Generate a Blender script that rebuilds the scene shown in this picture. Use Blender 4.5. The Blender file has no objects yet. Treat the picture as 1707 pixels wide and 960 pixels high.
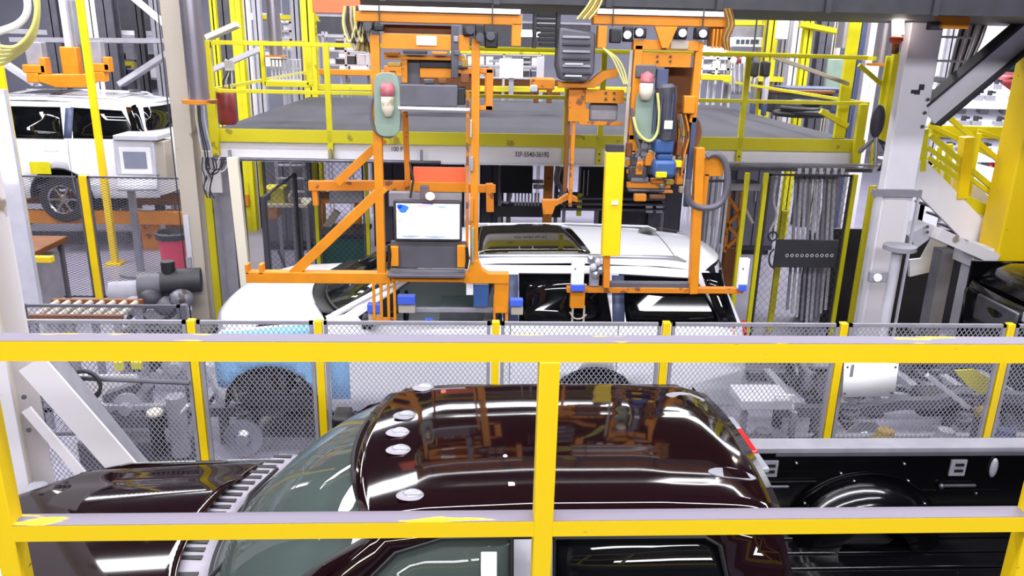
import bpy, bmesh, math, random
from mathutils import Vector, Matrix
from math import pi, sin, cos, radians
random.seed(7)
S = bpy.context.scene
COL = S.collection

# ------------------------------------------------------------------ camera, world, lights
FPX, CAM_H = 1300.0, 4.0
PITCH, YAW, ROLL = radians(17.5), radians(3.2), radians(1.37)
fwd = Vector((sin(YAW)*cos(PITCH), cos(YAW)*cos(PITCH), -sin(PITCH)))
r0 = Vector((cos(YAW), -sin(YAW), 0)); u0 = r0.cross(fwd)
rgt = r0*cos(ROLL) + u0*sin(ROLL)
upv = -r0*sin(ROLL) + u0*cos(ROLL)
CPOS = Vector((0, 0, CAM_H))
cd = bpy.data.cameras.new('camera'); cam = bpy.data.objects.new('camera', cd); COL.objects.link(cam)
cd.sensor_width = 36; cd.lens = 36*FPX/1707.0; cd.clip_start = 0.05; cd.clip_end = 200
m = Matrix((rgt, upv, -fwd)).transposed().to_4x4(); m.translation = CPOS
cam.matrix_world = m
S.camera = cam

S.view_settings.view_transform = 'Standard'; S.view_settings.look = 'None'
S.view_settings.exposure = -0.08; S.view_settings.gamma = 1.0; S.view_settings.use_curve_mapping = False
w = bpy.data.worlds.new('world'); S.world = w; w.use_nodes = True
w.node_tree.nodes['Background'].inputs[0].default_value = (0.80, 0.84, 1.0, 1)
w.node_tree.nodes['Background'].inputs[1].default_value = 0.9

def area(name, loc, sx, sy, power, rot=(0, 0, 0), color=(0.95, 0.96, 1.0)):
    l = bpy.data.lights.new(name, 'AREA'); l.shape = 'RECTANGLE'; l.size = sx; l.size_y = sy
    l.energy = power; l.color = color
    o = bpy.data.objects.new(name, l); COL.objects.link(o); o.location = loc; o.rotation_euler = rot
    return o
area('fill_light_behind', (0, -5.3, 7.6), 14, 1.0, 1450, rot=(radians(62), 0, 0))  # added frontal fill behind the camera, brightens the near rail and fronts
area('light_row_near', (0, 1.6, 8.6), 14, 0.5, 800, rot=(radians(32), 0, 0))
area('light_row_mid', (0, 5.4, 8.6), 16, 0.5, 1000, rot=(radians(28), 0, 0))
area('light_row_far', (-1, 12.5, 8.6), 18, 0.8, 1250)
area('light_row_back', (0, 20.5, 8.6), 30, 1.2, 3300)
area('light_row_left', (-9.5, 11.5, 8.4), 1, 9, 1000)
area('light_row_right', (9.5, 13.0, 8.4), 1, 11, 1500)

# ------------------------------------------------------------------ helpers
def ray(px, py):
    return fwd + rgt*((px-853.5)/FPX) - upv*((py-480)/FPX)
def P(px, py, Y):                     # world point seen at that spot of the photo, at distance Y
    d = ray(px, py); return CPOS + d*(Y/d.y)
def G(px, py, z=0.0):
    d = ray(px, py); return CPOS + d*((z-CAM_H)/d.z)
def lin(c):
    return tuple(((v/255)/12.92 if v/255 <= 0.04045 else ((v/255+0.055)/1.055)**2.4) for v in c)

MT = {}
def mat(name, rgb, rough=0.5, metal=0.0, coat=0.0, var=0.08, scale=6.0, rgb2=None, thr=None, bump=0.0, emit=0.0, spec=0.5, stretch=None):
    m = bpy.data.materials.new(name); m.use_nodes = True
    nt = m.node_tree; b = nt.nodes['Principled BSDF']
    b.inputs['Roughness'].default_value = rough; b.inputs['Metallic'].default_value = metal
    b.inputs['Coat Weight'].default_value = coat; b.inputs['Coat Roughness'].default_value = 0.03
    b.inputs['Specular IOR Level'].default_value = spec
    c = lin(rgb)
    tc = nt.nodes.new('ShaderNodeTexCoord'); no = nt.nodes.new('ShaderNodeTexNoise')
    no.inputs['Scale'].default_value = scale; no.inputs['Detail'].default_value = 5
    if stretch:
        mp = nt.nodes.new('ShaderNodeMapping'); mp.inputs['Scale'].default_value = stretch
        nt.links.new(tc.outputs['Object'], mp.inputs['Vector']); nt.links.new(mp.outputs['Vector'], no.inputs['Vector'])
    else:
        nt.links.new(tc.outputs['Object'], no.inputs['Vector'])
    rp = nt.nodes.new('ShaderNodeValToRGB')
    if rgb2 is None:
        rp.color_ramp.elements[0].position = 0.3; rp.color_ramp.elements[1].position = 0.7
        rp.color_ramp.elements[0].color = tuple(v*(1-var) for v in c)+(1,)
        rp.color_ramp.elements[1].color = tuple(min(1, v*(1+var)) for v in c)+(1,)
    else:
        t = thr or 0.6
        rp.color_ramp.elements[0].position = t; rp.color_ramp.elements[1].position = min(1, t+0.04)
        rp.color_ramp.elements[0].color = c+(1,); rp.color_ramp.elements[1].color = lin(rgb2)+(1,)
    nt.links.new(no.outputs['Fac'], rp.inputs['Fac'])
    nt.links.new(rp.outputs['Color'], b.inputs['Base Color'])
    if emit:
        nt.links.new(rp.outputs['Color'], b.inputs['Emission Color']); b.inputs['Emission Strength'].default_value = emit
    if bump:
        bp = nt.nodes.new('ShaderNodeBump'); bp.inputs['Strength'].default_value = bump; bp.inputs['Distance'].default_value = 0.01
        nt.links.new(no.outputs['Fac'], bp.inputs['Height']); nt.links.new(bp.outputs['Normal'], b.inputs['Normal'])
    MT[name] = m; return m
def glass(name, rgb, alpha=0.75, rough=0.0):   # thin tinted pane
    m = bpy.data.materials.new(name); m.use_nodes = True; nt = m.node_tree
    nt.nodes.clear(); out = nt.nodes.new('ShaderNodeOutputMaterial')
    tr = nt.nodes.new('ShaderNodeBsdfTransparent'); tr.inputs[0].default_value = tuple(v*alpha for v in lin(rgb))+(1,)
    gl = nt.nodes.new('ShaderNodeBsdfGlossy'); gl.inputs['Roughness'].default_value = rough
    fr = nt.nodes.new('ShaderNodeFresnel'); fr.inputs['IOR'].default_value = 1.5
    mx = nt.nodes.new('ShaderNodeMixShader')
    nt.links.new(fr.outputs[0], mx.inputs[0]); nt.links.new(tr.outputs[0], mx.inputs[1]); nt.links.new(gl.outputs[0], mx.inputs[2])
    nt.links.new(mx.outputs[0], out.inputs[0]); MT[name] = m; return m

mat('yellow', (236, 200, 6), 0.42, var=0.05, scale=4, coat=0.1)
mat('yellow_worn', (232, 196, 6), 0.45, rgb2=(120, 100, 40), thr=0.70, scale=9, stretch=(1, 1, 3))
mat('rail_top', (124, 116, 132), 0.65, rgb2=(235, 200, 30), thr=0.62, scale=2.5, stretch=(1.2, 6, 6))
mat('yellow_shaded', (208, 198, 10), 0.5, var=0.06, scale=5)  # same yellow paint as the near rail, with shade put into the colour
mat('yellow_shaded_dirty', (200, 188, 14), 0.5, rgb2=(150, 135, 40), thr=0.64, scale=5)  # shaded yellow again, plus dirt patches
mat('orange', (208, 128, 10), 0.5, var=0.10, scale=5)
mat('orange_worn', (204, 122, 22), 0.5, rgb2=(120, 76, 42), thr=0.58, scale=8)
mat('orange_red', (236, 104, 62), 0.55, var=0.05, scale=3)
mat('white_steel', (226, 222, 230), 0.5, var=0.04, scale=3)
mat('white_dirty', (222, 216, 220), 0.55, rgb2=(150, 135, 120), thr=0.68, scale=3)
mat('cream', (214, 206, 188), 0.6, rgb2=(160, 145, 120), thr=0.66, scale=3)
mat('beige', (172, 162, 150), 0.6, rgb2=(120, 108, 95), thr=0.64, scale=3)
mat('grey', (140, 138, 148), 0.5, var=0.12, scale=6)
mat('grey_light', (186, 184, 194), 0.45, var=0.08, scale=6)
mat('grey_dark', (84, 82, 92), 0.55, var=0.15, scale=6)
mat('charcoal', (46, 45, 52), 0.55, var=0.2, scale=6)
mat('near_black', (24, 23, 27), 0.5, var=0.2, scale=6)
mat('rubber', (28, 28, 32), 0.7, var=0.1, scale=8)
mat('steel', (176, 176, 186), 0.32, metal=0.8, var=0.12, scale=5)
mat('steel_dark', (96, 95, 104), 0.35, metal=0.7, var=0.2, scale=7)
mat('cast', (120, 118, 128), 0.5, metal=0.4, rgb2=(70, 62, 62), thr=0.55, scale=9, bump=0.3)
mat('brown', (112, 62, 22), 0.6, var=0.2, scale=5)
mat('mesh_wire', (170, 170, 182), 0.5, metal=0.3, var=0.05)
mat('mesh_dark', (100, 100, 110), 0.5, metal=0.3, var=0.05)
mat('blue_motor', (52, 84, 140), 0.45, var=0.12, scale=8)
mat('blue_pad', (62, 92, 205), 0.5, var=0.06)
mat('blue_grey', (66, 74, 104), 0.5, var=0.12)
mat('sky_film', (132, 194, 248), 0.35, var=0.06, scale=3)
mat('green_grey', (128, 146, 134), 0.5, var=0.1)
mat('green_bin', (30, 84, 76), 0.5, var=0.08)
mat('red', (190, 28, 30), 0.4, var=0.06)
mat('red_bin', (236, 66, 100), 0.5, var=0.05)
mat('filter_cap', (170, 96, 104), 0.5, var=0.25, scale=30)
mat('red_ext', (126, 44, 50), 0.4, var=0.1)
mat('white', (240, 240, 246), 0.45, var=0.02)
mat('paper', (250, 250, 253), 0.7, var=0.01)
mat('cable_yellow', (214, 206, 120), 0.5, var=0.05)
mat('hose', (88, 86, 96), 0.5, var=0.1)
mat('ink', (30, 28, 34), 0.6, var=0.05)
mat('pipe', (158, 152, 164), 0.28, metal=0.75, var=0.12, scale=2)
mat('truck_paint', (22, 7, 10), 0.05, coat=0.0, var=0.04, spec=0.5)
mat('bed_paint', (7, 7, 10), 0.16, coat=0.35, var=0.04)
mat('cowl', (150, 144, 156), 0.5, var=0.1)
mat('white_paint', (238, 238, 246), 0.22, coat=0.7, var=0.01)
mat('bumper', (160, 158, 170), 0.2, metal=0.9)
mat('interior', (124, 124, 132), 0.7, var=0.15)
mat('interior_dark', (74, 72, 80), 0.7, var=0.15)
mat('dark_glass', (10, 11, 14), 0.04, coat=0.0, var=0.1)
mat('sun_glass', (38, 32, 16), 0.03, coat=0.8, var=0.1)
mat('lens', (150, 150, 160), 0.12, coat=1.0, var=0.05)
mat('amber', (150, 120, 40), 0.6, var=0.2)
mat('tail_red', (200, 14, 26), 0.15, coat=1.0, var=0.05)
mat('floor', (150, 146, 164), 0.32, var=0.10, scale=1.2)
mat('deck', (42, 40, 52), 0.75, var=0.22, scale=2.5, stretch=(1, 0.3, 1))
mat('ceiling', (84, 82, 92), 0.8, var=0.2, scale=0.4)
mat('wall', (150, 150, 166), 0.8, var=0.14, scale=0.5)
mat('wall_dark', (74, 72, 82), 0.8, var=0.2, scale=0.5)
mat('lamp_on', (255, 255, 255), 0.5, var=0.0, emit=9)
mat('lamp_warm', (255, 246, 235), 0.5, var=0.0, emit=14)
mat('lamp_red', (255, 150, 120), 0.5, var=0.0, emit=5)
mat('screen_grey', (120, 122, 140), 0.2, var=0.05, emit=0.15)
glass('glass', (200, 225, 215), 0.62)
glass('glass_green', (150, 190, 175), 0.50)
glass('glass_blue', (190, 215, 240), 0.85)
def hazed(name, rgb, alpha, veil, amt):        # pane with a pale diffuse tint in place of reflected haze
    m = glass(name, rgb, alpha); nt = m.node_tree
    out = [n for n in nt.nodes if n.type == 'OUTPUT_MATERIAL'][0]; src = out.inputs[0].links[0].from_socket
    df = nt.nodes.new('ShaderNodeBsdfDiffuse'); df.inputs[0].default_value = lin(veil)+(1,)
    mx = nt.nodes.new('ShaderNodeMixShader'); mx.inputs[0].default_value = amt
    nt.links.new(src, mx.inputs[1]); nt.links.new(df.outputs[0], mx.inputs[2]); nt.links.new(mx.outputs[0], out.inputs[0])
hazed('glass_hazed', (170, 200, 192), 0.75, (150, 164, 160), 0.17)
glass('film', (250, 250, 250), 0.80, 0.1)

def screen_mat():
    m = bpy.data.materials.new('monitor_picture'); m.use_nodes = True; nt = m.node_tree; b = nt.nodes['Principled BSDF']
    tc = nt.nodes.new('ShaderNodeTexCoord'); no = nt.nodes.new('ShaderNodeTexNoise'); no.inputs['Scale'].default_value = 6; no.inputs['Detail'].default_value = 3
    nt.links.new(tc.outputs['Object'], no.inputs['Vector'])
    r = nt.nodes.new('ShaderNodeValToRGB'); e = r.color_ramp.elements
    e[0].position = 0.0; e[0].color = lin((40, 110, 200))+(1,)
    e[1].position = 1.0; e[1].color = lin((236, 150, 150))+(1,)
    for p, c in ((0.37, (60, 125, 215)), (0.41, (236, 242, 255)), (0.60, (255, 255, 255)), (0.66, (240, 196, 208))):
        k = e.new(p); k.color = lin(c)+(1,)
    nt.links.new(no.outputs['Fac'], r.inputs['Fac'])
    nt.links.new(r.outputs['Color'], b.inputs['Base Color']); nt.links.new(r.outputs['Color'], b.inputs['Emission Color'])
    b.inputs['Emission Strength'].default_value = 0.75; MT['screen'] = m
screen_mat()

ORG = {}
class MB:
    def __init__(s): s.v = []; s.f = []; s.mi = []; s.mats = []; s.cur = 0
    def use(s, name):
        if name not in s.mats: s.mats.append(name)
        s.cur = s.mats.index(name); return s
    def add(s, vs, fs):
        n = len(s.v); s.v += [Vector(a) for a in vs]
        for f in fs: s.f.append([i+n for i in f]); s.mi.append(s.cur)
        return s
    def box(s, c, d, rot=None):
        c = Vector(c); x, y, z = d[0]/2, d[1]/2, d[2]/2
        vs = [Vector((a*x, b*y, e*z)) for e in (-1, 1) for b in (-1, 1) for a in (-1, 1)]
        if rot is not None: vs = [rot @ q for q in vs]
        return s.add([c+q for q in vs], [(0, 2, 3, 1), (4, 5, 7, 6), (0, 1, 5, 4), (2, 6, 7, 3), (0, 4, 6, 2), (1, 3, 7, 5)])
    def bx(s, x0, x1, y0, y1, z0, z1): return s.box(((x0+x1)/2, (y0+y1)/2, (z0+z1)/2), (abs(x1-x0), abs(y1-y0), abs(z1-z0)))
    def bar(s, p, q, w, h=None, up=(0, 0, 1)):
        p, q = Vector(p), Vector(q); h = h or w; t = (q-p).normalized(); up = Vector(up)
        if abs(t.dot(up)) > 0.95: up = Vector((0, 1, 0))
        a = t.cross(up).normalized(); b = a.cross(t)
        vs = [o + a*i*w/2 + b*j*h/2 for o in (p, q) for j in (-1, 1) for i in (-1, 1)]
        return s.add(vs, [(0, 1, 3, 2), (4, 6, 7, 5), (0, 4, 5, 1), (2, 3, 7, 6), (0, 2, 6, 4), (1, 5, 7, 3)])
    def tube(s, pts, r, n=8, closed=False):
        pts = [Vector(p) for p in pts]; N = len(pts); vs = []; fs = []; ref = None
        for i, p in enumerate(pts):
            a = pts[(i-1) % N] if (closed or i > 0) else p; b = pts[(i+1) % N] if (closed or i < N-1) else p
            t = (b-a).normalized() if (b-a).length > 1e-9 else Vector((0, 0, 1))
            if ref is None:
                ref = t.orthogonal().normalized()
            ref = (ref - t*ref.dot(t))
            ref = ref.normalized() if ref.length > 1e-6 else t.orthogonal().normalized()
            bb = t.cross(ref); rr = r[i] if isinstance(r, (list, tuple)) else r
            vs += [p + (ref*cos(2*pi*k/n)+bb*sin(2*pi*k/n))*rr for k in range(n)]
        for i in range(N if closed else N-1):
            j = (i+1) % N
            for k in range(n): fs.append((i*n+k, i*n+(k+1) % n, j*n+(k+1) % n, j*n+k))
        if not closed: fs.append(tuple(range(n-1, -1, -1))); fs.append(tuple((N-1)*n+k for k in range(n)))
        return s.add(vs, fs)
    def cyl(s, p, q, r, r2=None, n=16): return s.tube([p, q], [r, r if r2 is None else r2], n)
    def ring(s, c, R, r, axis='z', n=24, k=8, a0=0, a1=2*pi):
        full = abs(a1-a0-2*pi) < 1e-6; m_ = n if full else n+1; pts = []
        for i in range(m_):
            a = a0+(a1-a0)*i/n
            d = {'z': (cos(a), sin(a), 0), 'y': (cos(a), 0, sin(a)), 'x': (0, cos(a), sin(a))}[axis]
            pts.append(Vector(c)+Vector(d)*R)
        return s.tube(pts, r, k, closed=full)
    def ell(s, c, r, nu=16, nv=10, z0=-1.0):
        c = Vector(c); rows = []
        for j in range(nv+1):
            a = -pi/2+pi*j/nv; zz = max(sin(a), z0)
            rows.append([c+Vector((r[0]*cos(a)*cos(2*pi*i/nu), r[1]*cos(a)*sin(2*pi*i/nu), r[2]*zz)) for i in range(nu+1)])
        return s.grid(rows)
    def grid(s, rows):
        n = len(rows[0]); vs = [p for r_ in rows for p in r_]
        fs = [(j*n+i, j*n+i+1, (j+1)*n+i+1, (j+1)*n+i) for j in range(len(rows)-1) for i in range(n-1)]
        return s.add(vs, fs)
    def prism(s, poly, axis, a0, a1):
        f = {'y': lambda u, v, a: (u, a, v), 'x': lambda u, v, a: (a, u, v), 'z': lambda u, v, a: (u, v, a)}[axis]
        n = len(poly); vs = [f(u, v, a0) for u, v in poly]+[f(u, v, a1) for u, v in poly]
        fs = [tuple(range(n)), tuple(range(2*n-1, n-1, -1))]+[(i, (i+1) % n, n+(i+1) % n, n+i) for i in range(n)]
        return s.add(vs, fs)
    def lathe(s, prof, c, axis='z', n=20):
        c = Vector(c); rows = []
        for r_, h in prof:
            row = []
            for i in range(n+1):
                a = 2*pi*i/n
                row.append(c+Vector({'z': (r_*cos(a), r_*sin(a), h), 'y': (r_*cos(a), h, r_*sin(a)), 'x': (h, r_*cos(a), r_*sin(a))}[axis]))
            rows.append(row)
        return s.grid(rows)
    def build(s, name, m=None, parent=None, smooth=35, bevel=0, solid=0, rel=None, subsurf=0):
        if rel is None: rel = ORG.get(parent.name, Vector((0, 0, 0))) if parent else Vector((0, 0, 0))
        me = bpy.data.meshes.new(name)
        me.from_pydata([tuple(v-rel) for v in s.v], [], s.f)
        bm = bmesh.new(); bm.from_mesh(me)
        bmesh.ops.remove_doubles(bm, verts=bm.verts, dist=1e-5)
        bmesh.ops.recalc_face_normals(bm, faces=bm.faces)
        multi = len(s.mats) > 1
        bm.to_mesh(me); bm.free()
        if m: me.materials.append(MT[m])
        else:
            for q in s.mats: me.materials.append(MT[q])
            if multi and len(me.polygons) == len(s.mi): me.polygons.foreach_set('material_index', s.mi)
        if smooth:
            for p in me.polygons: p.use_smooth = True
            me.set_sharp_from_angle(angle=radians(smooth))
        o = bpy.data.objects.new(name, me); COL.objects.link(o)
        if parent: o.parent = parent; ORG[o.name] = ORG.get(parent.name, Vector((0, 0, 0)))
        if subsurf: q = o.modifiers.new('s', 'SUBSURF'); q.levels = q.render_levels = subsurf
        if solid: q = o.modifiers.new('t', 'SOLIDIFY'); q.thickness = solid; q.offset = 0
        if bevel: q = o.modifiers.new('b', 'BEVEL'); q.width = bevel; q.segments = 2; q.limit_method = 'ANGLE'
        return o
def setp(o, label=None, cat=None, group=None, kind=None):
    if label: o['label'] = label
    if cat: o['category'] = cat
    if group: o['group'] = group
    if kind: o['kind'] = kind
    return o
def thing(name, label, cat, loc=(0, 0, 0), group=None):
    o = bpy.data.objects.new(name, None); COL.objects.link(o); o.location = loc; o.empty_display_size = 0.2
    ORG[o.name] = Vector(loc); return setp(o, label, cat, group)
def one(mb, name, m, label, cat, group=None, **k):        # a thing that is one mesh: origin at its foot
    xs = [v.x for v in mb.v]; ys = [v.y for v in mb.v]; zs = [v.z for v in mb.v]
    c = Vector(((min(xs)+max(xs))/2, (min(ys)+max(ys))/2, min(zs)))
    o = mb.build(name, m, None, rel=c, **k); o.location = c; return setp(o, label, cat, group)
def struct(mb, name, m, **k):
    o = mb.build(name, m, None, **k); o['kind'] = 'structure'; return o
def dup(o, loc=None, label=None, parent=None):
    c = o.copy(); COL.objects.link(c)
    if parent is not None: c.parent = parent
    if loc is not None: c.location = loc
    if label: c['label'] = label
    for ch in list(o.children): dup(ch, parent=c)
    return c
def text_mesh(body, size, extrude=0.002):
    cu = bpy.data.curves.new('t', 'FONT'); cu.body = body; cu.size = size; cu.extrude = extrude; cu.align_x = 'LEFT'; cu.offset = size*0.008
    t = bpy.data.objects.new('t', cu); COL.objects.link(t)
    dg = bpy.context.evaluated_depsgraph_get(); dg.update()
    me = bpy.data.meshes.new_from_object(t.evaluated_get(dg))
    bpy.data.objects.remove(t); return me
def lettering(body, size, at, parent, m='ink', bold=0.0, name='lettering', sx=1.0):
    me = text_mesh(body, size, 0.002)
    rel = ORG.get(parent.name, Vector((0, 0, 0)))
    for v in me.vertices: v.co = Vector((v.co.x*sx, -v.co.z, v.co.y)) + Vector(at) - rel
    me.materials.clear(); me.materials.append(MT[m])
    o = bpy.data.objects.new(name, me); COL.objects.link(o); o.parent = parent; return o
def wire_mesh(mb, x0, x1, z0, z1, y, pitch=0.045, ratio=0.5, wd=0.007, plane='xz'):
    # diamond mesh: two families of slanted wires clipped to the rectangle; ratio = height/width of a diamond
    W, Hh = x1-x0, z1-z0; sl = ratio
    def mk(u, v): return Vector((x0+u, y, z0+v)) if plane == 'xz' else Vector((y, x0+u, z0+v))
    n = int((W+Hh/sl)/pitch)+1
    for fam in (0, 1):
        for i in range(n):
            c = -Hh/sl + i*pitch + pitch/2
            u0_, v0_ = c, 0.0; u1_, v1_ = c+Hh/sl, Hh
            if u0_ < 0: v0_ = -u0_*sl; u0_ = 0
            if u1_ > W: v1_ = v1_-(u1_-W)*sl; u1_ = W
            if u1_-u0_ < 0.01: continue
            if fam: a, b = mk(W-u0_, v0_), mk(W-u1_, v1_)
            else: a, b = mk(u0_, v0_), mk(u1_, v1_)
            mb.bar(a, b, wd*0.5, wd)
# ------------------------------------------------------------------ setting
struct(MB().bx(-26, 26, -6, 32, -0.1, 0), 'floor', 'floor', smooth=0)
struct(MB().bx(-26, 26, -6, 32, 9.6, 9.8), 'ceiling', 'ceiling', smooth=0)
struct(MB().bx(-26, 26, 32, 32.2, 0, 10), 'wall_back', 'wall', smooth=0)
struct(MB().bx(-26.2, -26, -6, 32, 0, 10), 'wall_left', 'wall_dark', smooth=0)
struct(MB().bx(26, 26.2, -6, 32, 0, 10), 'wall_right', 'wall', smooth=0)
q = MB().bx(-3.2, 3.4, -1.2, 2.25, 1.88, 2.0); struct(q, 'floor_mezzanine', 'grey_dark', smooth=0)

struct(MB().bx(-26, 26, -6.2, -6, 0, 9.6), 'wall_front', 'wall_dark', smooth=0)
# ------------------------------------------------------------------ near guard rail
t = thing('guard_rail', 'near yellow square-tube guard rail crossing the whole view in front of the black pickup', 'railing', (0.25, 2.23, 2.0))
def two_tone(x0, x1, zc, hh, name):
    b = MB(); y0, y1 = 2.2, 2.265
    b.use('yellow_worn').bx(x0, x1, y0, y1, zc-hh/2, zc+hh/2-0.002)
    b.use('rail_top').bx(x0, x1, y0+0.0005, y1-0.0005, zc+hh/2-0.002, zc+hh/2)
    return b.build(name, None, t, smooth=0)
two_tone(-3.1, 3.3, 3.10, 0.065, 'top_rail')
two_tone(-3.1, 3.3, 2.475, 0.060, 'mid_rail')
for x in (-3.05, -1.475, 0.245, 1.93, 3.25):
    MB().bx(x-0.032, x+0.032, 2.197, 2.262, 2.0, 3.068).build('post', 'yellow_worn', t, bevel=0.004)
MB().bx(-3.1, 3.3, 2.22, 2.232, 2.0, 2.1).build('toe_board', 'yellow_worn', t)
# ------------------------------------------------------------------ vehicle side panels
def side_panel(outline, holes, half, zc, sgn, cy, parent, name, m, solid=0.02):
    bm = bmesh.new()
    for poly in [outline]+holes:
        vs = [bm.verts.new((x, 0, z)) for x, z in poly]
        for i in range(len(vs)): bm.edges.new((vs[i], vs[(i+1) % len(vs)]))
    bmesh.ops.triangle_fill(bm, edges=bm.edges[:], use_beauty=True, use_dissolve=False, normal=(0, 1, 0))
    for z in zc:
        bmesh.ops.bisect_plane(bm, geom=bm.verts[:]+bm.edges[:]+bm.faces[:], plane_co=(0, 0, z), plane_no=(0, 0, 1))
    rel = ORG.get(parent.name, Vector((0, 0, 0)))
    for v in bm.verts: v.co = Vector((v.co.x, cy+sgn*half(v.co.z, v.co.x), v.co.z)) - rel
    bmesh.ops.recalc_face_normals(bm, faces=bm.faces)
    me = bpy.data.meshes.new(name); bm.to_mesh(me); bm.free(); me.materials.append(MT[m])
    for p in me.polygons: p.use_smooth = True
    me.set_sharp_from_angle(angle=radians(40))
    o = bpy.data.objects.new(name, me); COL.objects.link(o); o.parent = parent; ORG[o.name] = rel
    s = o.modifiers.new('t', 'SOLIDIFY'); s.thickness = solid; s.offset = 0
    return o
def arch(cx, cz, r, z0, n=14):     # from left foot to right foot
    a0 = math.acos(max(-1, min(1, (z0-cz)/r))) if abs(z0-cz) < r else pi/2
    return [(cx-r*sin(a0-2*a0*i/n), cz+r*cos(a0-2*a0*i/n)) for i in range(n+1)]
def interp(tab, x):
    if x <= tab[0][0]: return tab[0][1]
    for (a, b), (c, d) in zip(tab, tab[1:]):
        if x <= c: return b+(d-b)*(x-a)/(c-a)
    return tab[-1][1]
def wheel(parent, c, r, wd, sgn, name='wheel'):
    b = MB(); R, W = r, wd
    b.lathe([(R*0.62, -W/2), (R*0.93, -W/2), (R, -W*0.35), (R, W*0.35), (R*0.93, W/2), (R*0.62, W/2)], c, 'y', 32)
    o = b.build(name, 'rubber', parent, rel=ORG[parent.name]); ORG[o.name] = ORG[parent.name]
    h = MB(); cc = Vector(c); y = sgn*W*0.38
    h.lathe([(0.0, y*1.05), (R*0.14, y*1.05), (R*0.16, y*0.8), (R*0.2, y*0.8)], c, 'y', 20)
    for k in range(6):
        a = 2*pi*k/6
        h.bar(cc+Vector((R*0.12*cos(a), y*0.85, R*0.12*sin(a))), cc+Vector((R*0.6*cos(a), y*0.9, R*0.6*sin(a))), R*0.16, 0.03)
    h.lathe([(R*0.56, -W*0.4), (R*0.64, -W*0.46), (R*0.64, W*0.46), (R*0.56, W*0.4)], c, 'y', 28)
    h.build('rim', 'bumper', o)
    return o
def seat(parent, x, y, z, m='interior', wdt=0.5):
    b = MB()
    b.box((x, y, z), (0.5, wdt, 0.16)); b.box((x+0.30, y, z+0.32), (0.14, wdt*0.95, 0.62), Matrix.Rotation(radians(14), 3, 'Y'))
    b.box((x+0.39, y, z+0.70), (0.10, wdt*0.5, 0.17))
    b.tube([(x+0.36, y-0.06, z+0.55), (x+0.38, y-0.06, z+0.68)], 0.01, 6); b.tube([(x+0.36, y+0.06, z+0.55), (x+0.38, y+0.06, z+0.68)], 0.01, 6)
    return b.build('seat', m, parent, bevel=0.04)

# ------------------------------------------------------------------ black pickup
C = 3.72
T = thing('pickup_truck', 'black crew-cab pickup truck in the foreground with glossy dark roof and open bed', 'truck', (0.4, C, 0.0))
def th(z, x=0): return interp([(0.5, .97), (0.95, 1.0), (1.32, .98), (1.92, .745), (2.1, .70)], z)
# cab roof
def roofz(x, v):
    e = interp([(-.62, 1.945), (-.45, 1.975), (-.2, 2.01), (.3, 2.03), (.9, 2.03), (1.3, 2.012), (1.48, 1.965)], x)
    z = e-0.035*v*v - (0.05*(abs(v)-.86)/.14 if abs(v) > .86 else 0)
    if -.15 < x < 1.25:
        for g in (-.62, -.3, .3, .62): z -= 0.001*math.exp(-((v-g)/.035)**2)
    return z
xs = [i/28 for i in range(29)]; rows = []
vv = [-1+2*i/48 for i in range(49)]
for v in vv:
    xf = -.60+.16*v*v; xr = 1.49-.07*abs(v)**3
    rows.append([(xf+(xr-xf)*u, C+.745*v, roofz(xf+(xr-xf)*u, v)) for u in xs])
MB().grid(rows).build('roof', 'truck_paint', T, smooth=60, solid=0.012)
# windshield
rows = []
for j in range(13):
    u = j/12; row = []
    for i in range(33):
        v = -1+2*i/32
        b_ = Vector((-1.34+.26*v*v, C+.87*v, 1.37-.02*v*v)); t_ = Vector((-.60+.16*v*v, C+.70*v, roofz(-.58, v)-0.004))
        p = b_.lerp(t_, u); p += Vector((-.35, 0, .5))*0.10*sin(pi*u)*1.0
        row.append(p)
    rows.append(row)
ws = MB().grid(rows)\
    .build('windshield', 'glass_hazed', T, smooth=60)
b = MB(); b.use('near_black')
k0 = [rows[j][0]+Vector((0, -.006, 0)) for j in range(13)]; k1 = [rows[j][-1]+Vector((0, .006, 0)) for j in range(13)]
b.tube(k0, 0.022, 6).tube(k1, 0.022, 6).tube([p+Vector((0, 0, .004)) for p in rows[-1]], 0.012, 6).tube([p+Vector((-.01, 0, -.002)) for p in rows[0]], 0.02, 6)
b.build('trim', 'near_black', ws)
# A pillars outside trim, near door frames
for s in (-1, 1):
    MB().tube([(-1.12, C+s*.94, 1.33), (-.95, C+s*.90, 1.48), (-.62, C+s*.79, 1.77), (-.40, C+s*.735, 1.87), (-.1, C+s*.73, 1.89)], [.035, .035, .03, .025, .02], 8).build('roof_pillar', 'truck_paint', T)
# cowl with slots
cw = []
for j, (dx, z) in enumerate(((-.23, 1.385), (-.18, 1.402), (-.07, 1.397), (.0, 1.372))):
    cw.append([(-1.34+.26*(v*1.02)**2+dx+.015, C+.90*v, z-.02*v*v) for v in [-1+2*i/40 for i in range(41)]])
co = MB().grid(cw).build('cowl_panel', 'cowl', T, solid=0.01)
for i in range(27):
    v = -.96+1.92*i/26
    if abs(v-.12) < .04 or abs(v+.3) < .03: continue
    x = -1.34+.26*v*v
    MB().box((x-.115, C+.90*v, 1.404-.02*v*v), (.115, .032, .012)).build('vent_slot', 'near_black', co)
for (ya, yb) in ((-.72, -.1), (.02, .66)):
    MB().tube([(-1.36, C+ya, 1.405), (-1.27, C+ya+.05, 1.43), (-1.285, C+(ya+yb)/2, 1.435), (-1.20, C+yb, 1.42)], .012, 6).build('wiper', 'near_black', T)
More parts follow.
